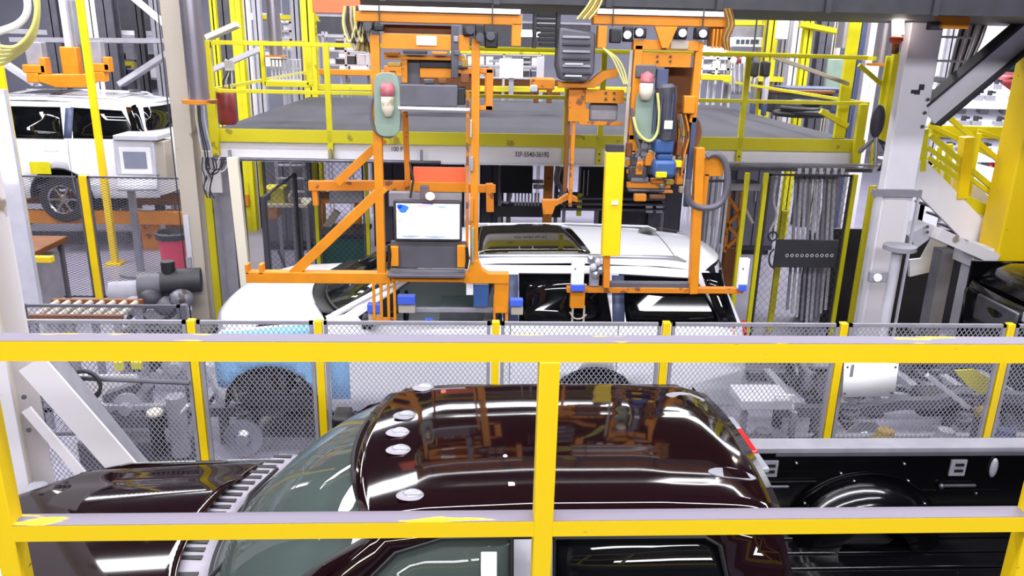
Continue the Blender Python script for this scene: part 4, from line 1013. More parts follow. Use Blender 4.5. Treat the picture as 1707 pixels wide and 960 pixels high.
# small fittings around the two frames
FL = bpy.data.objects['lift_assist_frame']; FR = bpy.data.objects['lift_assist_frame.001']
random.seed(11)
for (x_, y_, w_, h_, m_) in ((640, 86, 26, 5, 'brown'), (672, 84, 40, 6, 'charcoal'), (720, 86, 26, 5, 'orange_worn'), (646, 104, 22, 7, 'amber'), (706, 132, 18, 8, 'steel_dark'), (730, 131, 14, 8, 'brown'), (770, 98, 10, 14, 'amber'), (768, 122, 14, 16, 'brown'), (756, 60, 8, 10, 'grey'), (757, 84, 10, 8, 'grey_dark'), (783, 200, 4, 30, 'beige'), (784, 262, 5, 24, 'grey'), (784, 330, 5, 40, 'orange_worn'), (786, 380, 4, 60, 'green_grey')):
    part(FL, 'fitting', m_, x_, y_, x_+w_, y_+h_, 6.66, .06, bevel=.006)
for (x_, y_, w_, h_, m_) in ((1048, 224, 10, 10, 'steel_dark'), (1060, 228, 12, 9, 'brown'), (1074, 236, 12, 14, 'cast'), (1050, 250, 14, 10, 'orange_worn'), (1070, 256, 16, 10, 'steel'), (1080, 272, 10, 18, 'charcoal'), (1052, 296, 30, 8, 'cast'), (1086, 298, 20, 8, 'orange_worn'), (1110, 300, 14, 8, 'amber'), (1128, 236, 10, 24, 'brown'), (1132, 264, 10, 20, 'cast'), (1128, 290, 12, 18, 'orange_worn'), (1134, 312, 14, 10, 'beige'), (1138, 200, 8, 28, 'amber'), (1100, 306, 8, 8, 'steel'), (1048, 316, 60, 4, 'steel_dark'), (1058, 324, 20, 12, 'orange_worn'), (1084, 326, 26, 6, 'brown')):
    part(FR, 'fitting', m_, x_, y_, x_+w_, y_+h_, 7.0, .07, bevel=.008)
MB().lathe([(0, -.03), (.2, -.03), (.21, 0), (.2, .03), (0, .03)], P(1132, 222, 7.12), 'y', 26).build('belt_pulley', 'brown', FR, smooth=50)
gb_ = bpy.data.objects['gantry_beam']
for k in range(9): loop(gb_, 'cable', ['beige', 'cable_yellow', 'amber'][k % 3], [(580+k*3, 12), (574+k*4, 36), (584+k*4, 66+k*2), (592+k*3, 84), (598+k*2, 60), (604+k*2, 24)], 6.86+.015*k, .008)
for k in range(5): loop(gb_, 'cable', ['brown', 'amber'][k % 2], [(1206+k*3, 14), (1212+k*3, 40), (1204+k*3, 62), (1208+k*2, 84)], 6.95, .007)
for k in range(3): loop(gb_, 'cable', 'cable_yellow', [(1005, 80), (1020+k*4, 96), (1030+k*5, 116), (1040+k*3, 140)], 7.0, .007)
ORD = ['first', 'second', 'third', 'fourth', 'fifth', 'sixth', 'seventh', 'eighth', 'ninth', 'tenth', 'eleventh', 'twelfth', 'thirteenth', 'fourteenth']
# ------------------------------------------------------------------ left cell: second SUV, kiosk, bin, posts
def vcol(px, py, Y, w, m, label, z0=0, z1=5.2, name='column', cat='column', group=None, d=None):
    x = P(px, py, Y).x; d = d or w
    b = MB().bx(x-w/2, x+w/2, Y, Y+.012+.1*w, z0, z1).bx(x-w/2, x+w/2, Y+d-.02, Y+d, z0, z1).bx(x-.012, x+.012, Y, Y+d, z0, z1)
    return one(b, name, m, label, cat, group, smooth=0)
suv['label'] = 'white SUV with dark sunroof stopped under the orange lift arms in mid view'
s2 = dup(suv, (-8.87, 15.7, .62), 'second white SUV carried above floor level on an orange skid at upper left')
s2.scale = (1.2, 1.2, 1.2); ORG[s2.name] = Vector((0, 0, 0))
for x in (-1.98, 1.15):
    for s in (-1, 1): wheel(s2, (x, s*.86, .36), .36, .24, s)
t = thing('body_skid', 'orange skid and dark frame carrying the white SUV at upper left', 'carrier', (-8, 15.7, 0))
for s in (-1, 1): MB().bx(-12, -4.7, 15.7+s*.9-.06, 15.7+s*.9+.06, .55, .80).build('side_beam', 'orange', t, bevel=.01)
for x in (-11, -8.4, -5.2): MB().bx(x-.1, x+.1, 14.8, 16.6, .5, .62).build('crossbar', 'grey_dark', t)
for x in (-10.6, -6.2):
    for s in (-1, 1): MB().bx(x-.15, x+.15, 15.7+s*.6-.1, 15.7+s*.6+.1, 0, .5).build('leg', 'orange_worn', t)
for x in (-9.8, -7.3):
    MB().bx(x-.25, x+.25, 14.9, 16.5, .62, 1.0).build('support_pad', 'charcoal', t)
# orange hanger above it
t = thing('overhead_hanger', 'orange body hanger with grey shoes above the upper-left white SUV', 'hanger', P(115, 148, 15.0)); ORG[t.name] = P(115, 148, 15.0)
part(t, 'hanger_post', 'orange', 101, 78, 129, 126, 15.0, .2, bevel=.02)
b = MB(); q = [P(*a, 15.0) for a in ((66, 124), (150, 123), (152, 138), (140, 146), (95, 146), (66, 136))]
b.prism([(v.x, v.z) for v in q], 'y', 14.95, 15.3); b.build('cross_arm', 'orange', t, bevel=.02)
for a in ((37, 108, 75, 122), (44, 122, 64, 138), (66, 96, 76, 124), (154, 106, 182, 120), (156, 120, 174, 136), (172, 95, 181, 118)): part(t, 'side_arm', 'orange', *a, 15.0, .2, bevel=.015)
for a in ((42, 70, 70, 108), (140, 68, 168, 108), (108, 0, 124, 78)): part(t, 'grey_shoe', 'grey', *a, 15.2, .2, bevel=.015)
part(t, 'mast', 'grey_light', 101, -20, 112, 80, 15.1, .1)
# yellow tall posts
for lab, px, py in (('tall thin yellow post at the far left crossing the upper-left SUV', 20, 250), ('tall thin yellow post right of the first, crossing the SUV behind the mesh', 154, 170)):
    x = P(px, py, 13.9).x
    t = thing('yellow_post', lab, 'post', (x, 13.9, 0))
    MB().bx(x-.055, x+.055, 13.9, 13.99, 0, 5.2).build('shaft', 'yellow', t, bevel=.006)
    MB().bx(x-.14, x+.14, 13.8, 14.08, 0, .03).build('base_plate', 'yellow_worn', t)
# grey ceiling steel top left
def hbeam(x0, y0, x1, y1, Y, m, label, name='beam', d=.2):
    a, b_ = P(x0, y0, Y), P(x1, y1, Y); h = abs((P(x0, y0+8, Y)-a).z)
    return one(MB().bar(a, b_, d, h, up=(0, 0, 1)).bar(a+Vector((0, d/2, -h*.55)), b_+Vector((0, d/2, -h*.55)), d*1.4, .02), name, m, label, 'beam', smooth=0)
hbeam(20, 66, 300, 68, 16.5, 'grey', 'long grey cross beam over the upper-left orange hanger')
hbeam(178, 54, 300, 57, 19, 'white_steel', 'short white beam behind the upper-left orange hanger')
hbeam(-20, 50, 120, 56, 19.5, 'grey_light', 'pale beam at the far upper-left corner')
hbeam(200, 140, 300, 75, 17, 'grey_light', 'pale slanted brace at upper left, next to the beige column')
hbeam(0, 100, 60, 140, 17.5, 'grey_light', 'pale slanted brace at the far left under the yellow cables')
hbeam(215, -10, 275, 40, 17.5, 'white_steel', 'white slanted brace at the top beside the beige column')
for px, w, m_, lab in ((152, .22, 'white_steel', 'white upright behind the second thin yellow post'), (175, .34, 'grey_dark', 'dark upright behind the orange hanger at upper left'), (85, .26, 'grey_dark', 'dark upright left of the orange hanger post'), (228, .18, 'charcoal', 'thin dark upright in the gap left of the beige column'), (258, .2, 'grey', 'grey upright just left of the beige column')):
    vcol(px, 30, 18.5, w, m_, lab)
t = thing('hanging_cable', 'bundle of pale yellow cables looping down at the upper-left corner', 'cable', P(30, -20, 8)); ORG[t.name] = P(30, -20, 8)
for k in range(5): loop(t, 'cable', 'cable_yellow', [(46+k*4, -30), (60+k*1, 10+k*4), (52, 50+k*5), (25-k*3, 78+k*6), (-15, 74+k*9)], 8+k*.05, .018)
loop(t, 'cable', 'white_steel', [(40, -30), (46, 15), (30, 40), (-10, 55)], 8.3, .035)
# glowing lamp at the left margin
t = thing('strip_lamp', 'bright vertical strip lamp glowing at the left margin by the yellow post', 'lamp', (P(1, 300, 9.5).x, 9.5, 0))
x = P(-2, 230, 9.5).x
MB().bx(x-.05, x+.05, 9.5, 9.58, P(0, 298, 9.5).z, P(0, 170, 9.5).z).build('tube', 'lamp_warm', t, bevel=.02)
MB().bx(x-.1, x+.1, 9.58, 9.66, 0, P(0, 150, 9.5).z).build('stand', 'grey_light', t)
# kiosk
t = thing('control_kiosk', 'grey operator kiosk with small screen and sloping keyboard on a pole, left', 'kiosk', (P(228, 400, 13.2).x, 13.2, 0))
KY = 13.2; part(t, 'cabinet', 'grey_light', 190, 232, 258, 293, KY, .45, bevel=.02)
part(t, 'roof', 'grey_light', 188, 226, 262, 234, KY-.05, .6, bevel=.01)
fr = part(t, 'bezel', 'white_steel', 200, 246, 252, 290, KY-.02, .03, bevel=.006); ORG[fr.name] = ORG[t.name]
Rb(MB(), 206, 253, 244, 281, KY-.03, .012).build('screen', 'screen_grey', fr)
a, b_, c_, d_ = P(196, 296, KY), P(262, 296, KY), P(262, 316, KY-.3), P(196, 317, KY-.3)
kb = MB().add([a, b_, c_, d_], [(0, 1, 2, 3)]).build('keyboard_shelf', 'grey_light', t, solid=.04); ORG[kb.name] = ORG[t.name]
kk = MB()
for i in range(12):
    for j in range(3):
        p = a.lerp(b_, (i+.7)/12.6).lerp(d_.lerp(c_, (i+.7)/12.6), .25+.25*j); kk.box(p+Vector((0, 0, .03)), (.035, .04, .02))
o = kk.build('keys', 'white', kb); o['kind'] = 'stuff'
x = P(216, 350, KY).x; MB().bx(x-.05, x+.05, KY+.1, KY+.2, 0, P(216, 300, KY).z).build('pole', 'steel', t)
MB().cyl((x, KY+.15, 0), (x, KY+.15, .05), .35, n=24).build('base', 'grey', t)
part(t, 'side_cabinet', 'beige', 258, 236, 276, 300, KY+.1, .4, bevel=.01)
# yellow sticker on body stays a part of the second SUV
o = Rb(MB(), 50, 270, 84, 290, 14.45, .01); vs = [(s2.matrix_world.inverted() if False else Matrix.Translation(-Vector((-8.87, 15.7, .62)))) @ v for v in o.v]; o.v = [v/1.2 for v in vs]
o.build('yellow_sheet', 'yellow_shaded', s2)
# red bin
p = G(287, 440); t = thing('waste_bin', 'red plastic waste bin with dark liner standing by the beige column', 'bin', (-4.82, 12.6, 0))
MB().lathe([(0, 0), (.19, 0), (.25, .82), (.28, .84), (.28, .90), (.25, .90), (.18, .1), (0, .1)], (-4.82, 12.6, 0), 'z', 20).build('tub', 'red_bin', t, smooth=50)
MB().lathe([(.285, .84), (.29, .93), (.25, .95), (.20, .7), (0, .65)], (-4.82, 12.6, 0), 'z', 20).build('liner', 'charcoal', t, smooth=50)
# fences at left and behind
fence('safety_fence', 'mesh fence with yellow post in front of the kiosk and the red bin', [-8.6, -5.71, -3.95], 11.7, .1, 1.98, wm='mesh_dark', pitch=.09, ratio=.40, wd=.005, pw=.11)
fence('safety_fence', 'low dark mesh panel at left just above the near guard rail', [P(30, 520, 6.9).x, P(306, 520, 6.9).x], 6.9, .3, P(160, 508, 6.9).z, pm='grey_dark', wm='mesh_dark', pitch=.05, ratio=1.2, wd=.004)
xs_ = [P(437, 330, 11.6).x, P(526, 330, 11.6).x, P(612, 350, 11.6).x]
fence('safety_fence', 'mesh fence with two yellow posts behind the orange diagonal strut', xs_, 11.6, .1, 2.35, pm='yellow_shaded', wm='mesh_dark', pitch=.09, ratio=1.0, wd=.005)
# cell gate, seen edge-on
fence('gate_fence', 'open mesh gate leaf seen nearly edge-on left of the orange frame', [9.2, 10.9], P(432, 300, 9.2).x, .9, 2.2, pm='charcoal', wm='mesh_dark', pitch=.06, ratio=1.0, wd=.004, plane='yz')
pA = P(352, 390, 10.6); one(MB().bx(pA.x-.05, pA.x+.05, 10.6, 10.68, 0, P(352, 314, 10.6).z), 'yellow_post', 'yellow_shaded_dirty', 'shaded yellow post directly right of the beige column', 'post', bevel=.004)
pA, pB = P(388, 262, 9.3), P(414, 475, 9.3)
one(MB().bar(pA, Vector((pB.x, 9.3, 0)), .12, .09, up=(0, 1, 0)), 'leaning_post', 'cream', 'cream leaning post between the beige column and the orange end hook', 'post', bevel=.006)
pA = P(380, 370, 10.5); one(MB().bx(pA.x-.17, pA.x+.17, 10.5, 10.8, 0, 2.5).bx(pA.x-.2, pA.x+.2, 10.45, 10.85, 0, .03), 'platform_leg', 'grey', 'thick grey support leg under the platform left end', 'post', bevel=.01)
t = thing('cable_bundle', 'tangle of dark and pale cables below the big polished pipe', 'cable', P(350, 330, 9.4)); ORG[t.name] = P(350, 330, 9.4)
for k in range(7): loop(t, 'cable', ['charcoal', 'grey', 'near_black'][k % 3], [(338+k*3, 262), (337+k*4, 280), (342+(k*5) % 13, 296), (340+(k*5) % 15, 315), (346+k*2, 330)], 9.4+.03*k, .008)
# dark drive unit
t = thing('drive_unit', 'dark geared drive unit with motors on the floor behind the low mesh panel', 'machine', (P(250, 520, 9.2).x, 9.4, 0))
DY = 9.2
MB().bx(P(205, 520, DY).x, P(315, 520, DY).x, DY-.1, DY+.7, 0, .55).build('base_frame', 'charcoal', t, bevel=.03)
for k, a in enumerate(((215, 490), (262, 478), (300, 470))):
    p = P(*a, DY); MB().cyl(p+Vector((-.22, 0, 0)), p+Vector((.22, .1, 0)), .15, n=18).build('motor', ['grey', 'grey_dark', 'charcoal'][k], t)
for k in range(4): p = P(225+k*26, 510-(k % 2)*12, DY-.15); MB().ell(p, (.15, .12, .12), 14, 9).build('gear_cover', ['grey', 'charcoal', 'grey_dark', 'cast'][k], t)
p = P(282, 462, DY); MB().cyl(p, p+Vector((0, 0, .2)), .08, n=14).build('stack', 'near_black', t)
loop(t, 'hose', 'charcoal', [(210, 540), (225, 520), (250, 540), (280, 530), (310, 500)], DY-.2, .03)
# roller stand
t = thing('roller_stand', 'rusty pink roller stand at lower left behind the low mesh panel', 'stand', (P(120, 530, 7.6).x, 7.7, 0))
za, zb = P(120, 526, 7.6).z, P(120, 512, 7.6).z
for dy in (0, .5): MB().bx(P(40, 510, 7.6).x, P(200, 510, 7.6).x, 7.6+dy, 7.65+dy, za-.08, za).build('side_rail', 'brown', t)
for k in range(8): x = P(50+k*20, 510, 7.6).x; MB().cyl((x, 7.65, za-.03), (x, 8.1, za-.03), .03, n=10).build('roller', 'beige', t)
for a in (48, 110, 190): x = P(a, 510, 7.6).x; MB().bx(x-.03, x+.03, 7.6, 7.66, 0, za-.05).bx(x-.03, x+.03, 8.1, 8.16, 0, za-.05).bx(x-.03, x+.03, 7.6, 8.16, .2, .25).build('leg', 'grey', t)
# workbench
p0, p1 = P(0, 385, 11.0), P(60, 425, 10.6)
t = thing('workbench', 'brown-topped bench with yellow bar and grey box at the left margin', 'bench', (-6.3, 11.2, 0))
MB().bx(p0.x-.4, p1.x+.1, 10.4, 11.3, p1.z+.02, p1.z+.10).build('bench_top', 'brown', t, bevel=.01)
MB().bx(p0.x-.4, P(86, 432, 10.3).x, 10.28, 10.38, P(40, 437, 10.3).z, P(40, 428, 10.3).z).build('front_bar', 'yellow', t, bevel=.004)
MB().bx(p0.x-.35, p1.x, 10.45, 11.2, .3, p1.z-.1).build('drawer_box', 'grey', t, bevel=.01)
for x in (p0.x-.35, p1.x): 
    for y in (10.45, 11.25): MB().bx(x-.03, x+.03, y-.03, y+.03, 0, p1.z+.03).build('leg', 'grey_dark', t)
# bar and hose ring on the near fence
t = thing('hose_hanger', 'coiled black hose hung on a dark bar across the near mesh at left', 'hose', P(200, 633, 5.36)); ORG[t.name] = P(200, 633, 5.36)
MB().tube([P(78, 628, 5.36), P(316, 638, 5.36)], .018, 8).build('bar', 'grey_dark', t)
for k in range(4): MB().ring(P(140+k, 643-k, 5.34-.02*k), .115-.004*k, .013, 'y', 28, 6).build('hose_turn', 'charcoal', t)

# ------------------------------------------------------------------ chassis line seen through the near mesh
def chassis(label, x0, x1, cy, z, label2=None):
    t = thing('truck_chassis', label, 'chassis', ((x0+x1)/2, cy, 0))
    for s in (-1, 1): MB().tube([(x0, cy+s*.42, z), (x0+.8, cy+s*.42, z), (x0+1.2, cy+s*.46, z+.10), (x1-1.2, cy+s*.46, z+.1), (x1-.9, cy+s*.45, z+.2), (x1, cy+s*.45, z+.12)], .07, 4).build('side_rail', 'grey_dark', t, smooth=0)
    n = 6
    for i in range(n): x = x0+.2+(x1-x0-.4)*i/(n-1); MB().bar((x, cy-.42, z+.05), (x, cy+.42, z+.05), .09, .07).build('crossmember', 'grey', t)
    for x in (x0+.7, x1-.9):
        o = MB().cyl((x, cy-.8, z-.1), (x, cy+.8, z-.1), .06, n=12).ell((x, cy+.05, z-.1), (.2, .18, .18)).build('axle', 'cast', t)
        for s in (-1, 1):
            MB().lathe([(0, -.05), (.06, -.05), (.09, 0), (.19, 0), (.19, .03), (0, .03)] if s < 0 else [(0, .05), (.06, .05), (.09, 0), (.19, 0), (.19, -.03), (0, -.03)], (x, cy+s*.83, z-.1), 'y', 24).build('brake_disc', 'steel', t)
            MB().tube([(x+.06, cy+s*.6, z-.05+.34*i/40) for i in range(2)], .03, 8).build('damper', 'steel_dark', t)
            hel = [(x-.05+.07*cos(i*.7), cy+s*.6+.07*sin(i*.7), z-.05+.008*i) for i in range(46)]
            MB().tube(hel, .014, 5).build('coil_spring', 'cast', t)
    MB().cyl((x0+1.2, cy, z-.02), (x1-1.0, cy, z-.08), .05, n=12).build('drive_shaft', 'steel', t)
    MB().bx(x0+1.5, x0+2.5, cy-.36, cy-.08, z-.12, z+.14).build('fuel_tank', 'charcoal', t, bevel=.05)
    MB().tube(smooth_pts([(x0+.9, cy+.2, z), (x0+1.6, cy+.26, z-.1), (x0+2.3, cy+.2, z-.05), (x1-1, cy+.28, z+.1), (x1-.1, cy+.34, z)]), .04, 10).build('exhaust_pipe', 'steel_dark', t)
    b = MB().bx(x0+.35, x0+1.0, cy-.22, cy+.22, z, z+.34); b.build('engine_block', 'cast', t, bevel=.04)
    for s in (-1, 1): MB().box((x0+.68, cy+s*.18, z+.4), (.6, .16, .12), Matrix.Rotation(s*.4, 3, 'X')).build('valve_cover', 'grey', t, bevel=.03)
    MB().cyl((x0+.68, cy-.05, z+.4), (x0+.68, cy-.05, z+.52), .09, n=16).build('intake', 'charcoal', t)
    MB().ring((x0+.3, cy, z+.2), .11, .03, 'x', 20, 8).build('pulley', 'steel_dark', t)
    for xx in (x0+.4, x1-.4):
        for s in (-1, 1): MB().bx(xx-.04, xx+.04, cy+s*.44-.04, cy+s*.44+.04, 0, z-.04).build('rest', 'grey_dark', t)
    return t
chassis('bare grey truck chassis under the lifted white SUV, seen through the wheel opening', -2.9, 2.1, 7.75, .36)
chassis('bare grey truck chassis on the line behind the pickup bed, right of the SUV', 3.0, 5.75, 7.2, .62)
# grey machinery left of the SUV
t = thing('hub_machine', 'grey hub-handling machine with round covers, lower left behind the near mesh', 'machine', (P(210, 680, 6.3).x, 6.4, 0))
MY = 6.3
MB().bx(P(120, 700, MY).x, P(310, 700, MY).x, MY, MY+.5, 0, .55).build('bed', 'grey_dark', t, bevel=.02)
for a, r_ in (((212, 680), .13), ((295, 612), .13), ((292, 690), .10)):
    p = P(*a, MY); MB().lathe([(0, -.06), (r_*.4, -.06), (r_*.5, -.02), (r_, 0), (r_, .1), (0, .1)], (p.x, MY, p.z), 'y', 22).build('round_cover', 'grey', t)
pb(t, 'swing_arm', 'grey', (222, 672), (268, 618), MY+.05, .06)
pb(t, 'swing_arm', 'grey_dark', (180, 665), (250, 640), MY+.1, .12)
part(t, 'rail', 'grey', 130, 676, 330, 684, MY-.03, .06)
part(t, 'slotted_plate', 'grey_dark', 150, 694, 310, 714, MY-.05, .1)
p = P(258, 688, MY-.1); MB().cyl((p.x, MY-.1, .5), p, .06, n=14).build('bottle', 'near_black', t)
MB().ell(p, (.07, .07, .04)).build('bottle_cap', 'cream', t)
p = P(292, 660, MY-.1); MB().cyl((p.x, MY-.1, .5), p, .08, n=14).build('post', 'grey', t)
loop(t, 'cable', 'white_steel', [(290, 745), (288, 710), (300, 690), (312, 676)], MY-.15, .012)
part(t, 'back_plate', 'white_dirty', 110, 625, 230, 668, MY+.45, .02)
for a in ((190, 604, 205, 618), (218, 604, 236, 616)): part(t, 'yellow_tab', 'yellow_shaded', *a, MY+.4, .03)
# grey tray with handle right of SUV
t = thing('parts_tray', 'pale grey tray with bent wire handle on the line behind the truck cab', 'tray', P(1270, 690, 6.2)); ORG[t.name] = P(1270, 690, 6.2)
part(t, 'tray_body', 'grey_light', 1236, 668, 1322, 684, 6.1, .35, bevel=.01)
MB().tube([P(1292, 668, 6.1), P(1292, 659, 6.1), P(1322, 659, 6.1), P(1322, 682, 6.1)], .012, 8).build('handle', 'white_steel', t)
x = P(1280, 690, 6.2).x; MB().bx(x-.25, x-.2, 6.15, 6.2, 0, P(1270, 684, 6.2).z).bx(x+.2, x+.25, 6.15, 6.2, 0, P(1270, 684, 6.2).z).build('leg', 'grey', t)
# line machinery and bits
t = thing('line_conveyor', 'long grey conveyor channel running behind the near mesh at right', 'conveyor', (4.6, 6.0, 0))
MB().bx(2.2, 7.4, 5.75, 5.82, .60, .68).build('front_channel', 'grey', t, bevel=.01)
MB().bx(2.2, 7.4, 6.15, 6.22, .60, .68).build('rear_channel', 'grey', t, bevel=.01)
for k in range(22): MB().cyl((2.35+k*.23, 5.82, .64), (2.35+k*.23, 6.15, .64), .03, n=8).build('roller', 'grey_dark', t)
for k in range(5): MB().bx(2.4+k*1.15, 2.46+k*1.15, 5.75, 6.22, 0, .6).build('leg', 'grey_dark', t)
mats_ = ['cast', 'steel_dark', 'amber', 'grey', 'blue_grey', 'cast', 'steel']
labs = ['rounded casting on the conveyor just right of the cab', 'dark hub on the conveyor left of the white sign plate', 'brass-coloured cap on the conveyor below the sign plate', 'grey housing on the conveyor right of the sign plate', 'blue-grey housing under the white sign plate', 'rough casting on the conveyor near the right yellow mesh post', 'bright metal part at the right end of the conveyor']
for k in range(7):
    x = 2.55+k*.55; t = thing('gear_part', labs[k], 'machine part', (x, 5.98, .67))
    MB().lathe([(0, 0), (.11, 0), (.12, .05), (.08, .09), (.07, .16), (0, .17)], (x, 5.98, .67), 'z', 16).build('housing', mats_[k], t, smooth=50)
    MB().cyl((x+.08, 5.9, .72), (x+.2, 5.86, .72), .035, n=10).build('flange', mats_[(k+1) % 7], t)
t = thing('yellow_guard', 'curved yellow guard plate by the right end of the near mesh', 'guard', P(1620, 650, 5.6)); ORG[t.name] = P(1620, 650, 5.6)
b = MB(); q = [P(*a, 5.6) for a in ((1592, 618), (1625, 616), (1652, 632), (1655, 655), (1640, 662), (1612, 642))]
b.prism([(v.x, v.z) for v in q], 'y', 5.6, 5.62); b.build('plate', 'yellow_shaded_dirty', t)
MB().bar(P(1640, 655, 5.62), Vector((P(1640, 655, 5.62).x, 5.62, 0)), .05).build('stand', 'grey_dark', t)
pb(t, 'stay', 'grey_light', (1545, 625), (1615, 680), 5.62, .04)
MB().ell(P(1640, 687, 5.6), (.07, .07, .07)).build('knob', 'amber', t)

# ------------------------------------------------------------------ right: stair, arm, yellow column, black vehicle
t = thing('stair', 'yellow-railed stair with white stringer descending right beside the white column', 'stair', (5.6, 9.4, 0))
SY = 9.3
MB().bar(P(1520, 280, SY), P(1662, 425, SY), .34, .06, up=(0, 1, 0)).build('stringer', 'white_steel', t, bevel=.006)
MB().bar(P(1562, 272, SY+1.1), P(1695, 400, SY+1.1), .3, .06, up=(0, 1, 0)).build('stringer', 'white_steel', t, bevel=.006)
for k in range(7):
    p = P(1535+k*20, 284+k*20, SY+.06); MB().bx(p.x-.13, p.x+.16, SY+.05, SY+1.1, p.z, p.z+.03).build('tread', 'grey', t)
for a, b_, yy, w_ in (((1548, 208), (1700, 282), SY+1.1, .06), ((1550, 225), (1660, 318), SY, .06), ((1545, 245), (1662, 330), SY, .05), ((1575, 190), (1668, 270), SY+.6, .06), ((1547, 262), (1600, 300), SY, .05), ((1630, 218), (1695, 240), SY+1.1, .05)):
    pb(t, 'handrail', 'yellow_shaded', a, b_, yy, w_)
for a, b_, yy, w_ in (((1541, 215), (1536, 285), SY, .07), ((1612, 228), (1600, 330), SY, .13), ((1583, 240), (1578, 310), SY+.8, .07), ((1632, 222), (1612, 335), SY+.4, .05), ((1682, 220), (1668, 395), SY, .12), ((1567, 245), (1562, 300), SY+.8, .05)):
    pb(t, 'stair_post', 'yellow_shaded' if w_ < .1 else 'yellow', a, b_, yy, w_)
pb(t, 'bracket', 'yellow_shaded', (1537, 290), (1568, 270), SY+.02, .04)
pb(t, 'toe_plate', 'yellow_shaded_dirty', (1610, 335), (1662, 360), SY+.05, .14, .02)
pb(t, 'landing_beam', 'yellow_shaded', (1550, 218), (1690, 222), SY+1.2, .16, .1)
t = thing('support_arm', 'white bolted bracket arm and leg under the stair stringer', 'bracket', (5.5, 8.9, 0))
AY = 8.9
b = MB(); q = [P(*a, AY) for a in ((1513, 392), (1548, 372), (1555, 395), (1528, 415))]; b.prism([(v.x, v.z) for v in q], 'y', AY, AY+.3); b.build('gusset', 'grey_light', t, bevel=.01)
pb(t, 'arm', 'white_dirty', (1553, 385), (1650, 428), AY, .14, .3)
part(t, 'end_block', 'white_steel', 1622, 414, 1656, 446, AY-.05, .4, bevel=.01)
for a in ((1641, 425), (1640, 438), (1546, 378), (1546, 387)): MB().cyl(P(*a, AY-.05), P(*a, AY-.08), .02, n=6).build('bolt', 'charcoal', t)
pA, pB = P(1628, 446, AY), P(1606, 550, AY)
MB().bx(pA.x-.07, pA.x+.07, AY, AY+.2, 0, pA.z).build('leg', 'grey_light', t)
p = P(1580, 430, AY+.6); MB().bx(p.x-.09, p.x+.09, AY+.6, AY+.8, 0, p.z+.1).build('leg', 'grey', t)
b = MB(); q = [P(*a, AY+1.2) for a in ((1510, 430), (1530, 428), (1548, 395), (1572, 405), (1565, 435), (1545, 450), (1510, 458))]
b.prism([(v.x, v.z) for v in q], 'y', AY+1.1, AY+1.15); b.build('back_panel', 'white', t)
kp = thing('shade_panel', 'added low black panel standing in for the shade under the stair', 'panel', (6.3, 10.9, 0))  # black panel put where there is only a dark void
MB().bx(5.1, 7.6, 10.9, 10.96, 0, 1.5).build('panel', 'near_black', kp); MB().bx(5.1, 5.16, 10.96, 11.3, 0, 1.4).build('shade_panel_stay', 'charcoal', kp); MB().bx(7.5, 7.56, 10.96, 11.3, 0, 1.4).build('shade_panel_stay', 'charcoal', kp)  # parts of the added shade panel
one(MB().bx(5.35, 6.6, 9.0, 10.8, .0, .02), 'shade_sheet', 'near_black', 'added black sheet on the floor standing in for shade under the stair', 'mat')  # black sheet painting the same void onto the floor
t = thing('yellow_column', 'wide yellow machine column at the right edge of the view', 'column', (P(1690, 400, 8.9).x, 8.9, 0))
x = P(1668, 400, 8.8).x
MB().bx(x, x+1.0, 8.8, 9.2, 0, 4.7).build('column_shell', 'yellow_worn', t, bevel=.02)
MB().bx(x-.02, x+1.02, 8.78, 8.8, P(1680, 505, 8.8).z-.02, P(1680, 505, 8.8).z+.01).build('seam', 'charcoal', t)
# black vehicle nose behind
t = thing('black_vehicle', 'shiny black vehicle front corner at the right edge above the mesh', 'car', (P(1700, 560, 7.9).x, 8.0, 0))
rows = []
VX = P(1618, 500, 7.8).x+.42; vz = P(1640, 452, 7.8).z
for j in range(13):
    u = j/12; row = []
    for i in range(17):
        v = -1+2*i/16
        x_ = VX+.05+.12*v*v+2.2*u; z = vz-.1*v*v-.06*(1-u)-.22*max(0, 1-u*6)**2-.05*u
        row.append((x_, 7.93+.75*v, z))
    rows.append(row)
MB().grid(rows).build('hood', 'bed_paint', t, smooth=60, solid=.02)
rows = [[(VX+.12*v*v+o_, 7.93+.75*v, z) for v in [-1+2*i/16 for i in range(17)]] for z, o_ in ((vz-.28-.05, .02), (vz-.5, -.02), (vz-.8, 0), (.35, .1))]
MB().grid(rows).build('nose', 'bed_paint', t, smooth=60, solid=.02)
for yy in (7.2, 8.66): MB().bx(VX+.1, VX+2.3, yy-.01, yy+.02, .35, vz-.12).build('wing', 'bed_paint', t)
for k in range(3): MB().box((VX+.02, 7.30+.1*k, vz-.42), (.06, .08, .12)).build('headlamp', 'lens', t, bevel=.02)
MB().box((VX, 7.93, vz-.55), (.05, .7, .3)).build('grille', 'steel_dark', t, bevel=.02)
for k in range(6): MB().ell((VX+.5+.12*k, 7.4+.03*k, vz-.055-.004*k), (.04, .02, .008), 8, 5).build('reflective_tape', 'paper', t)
for xx in (VX+.55, VX+2.0):
    for s in (-1, 1): wheel(t, (xx, 7.93+s*.62, .34), .34, .22, s)
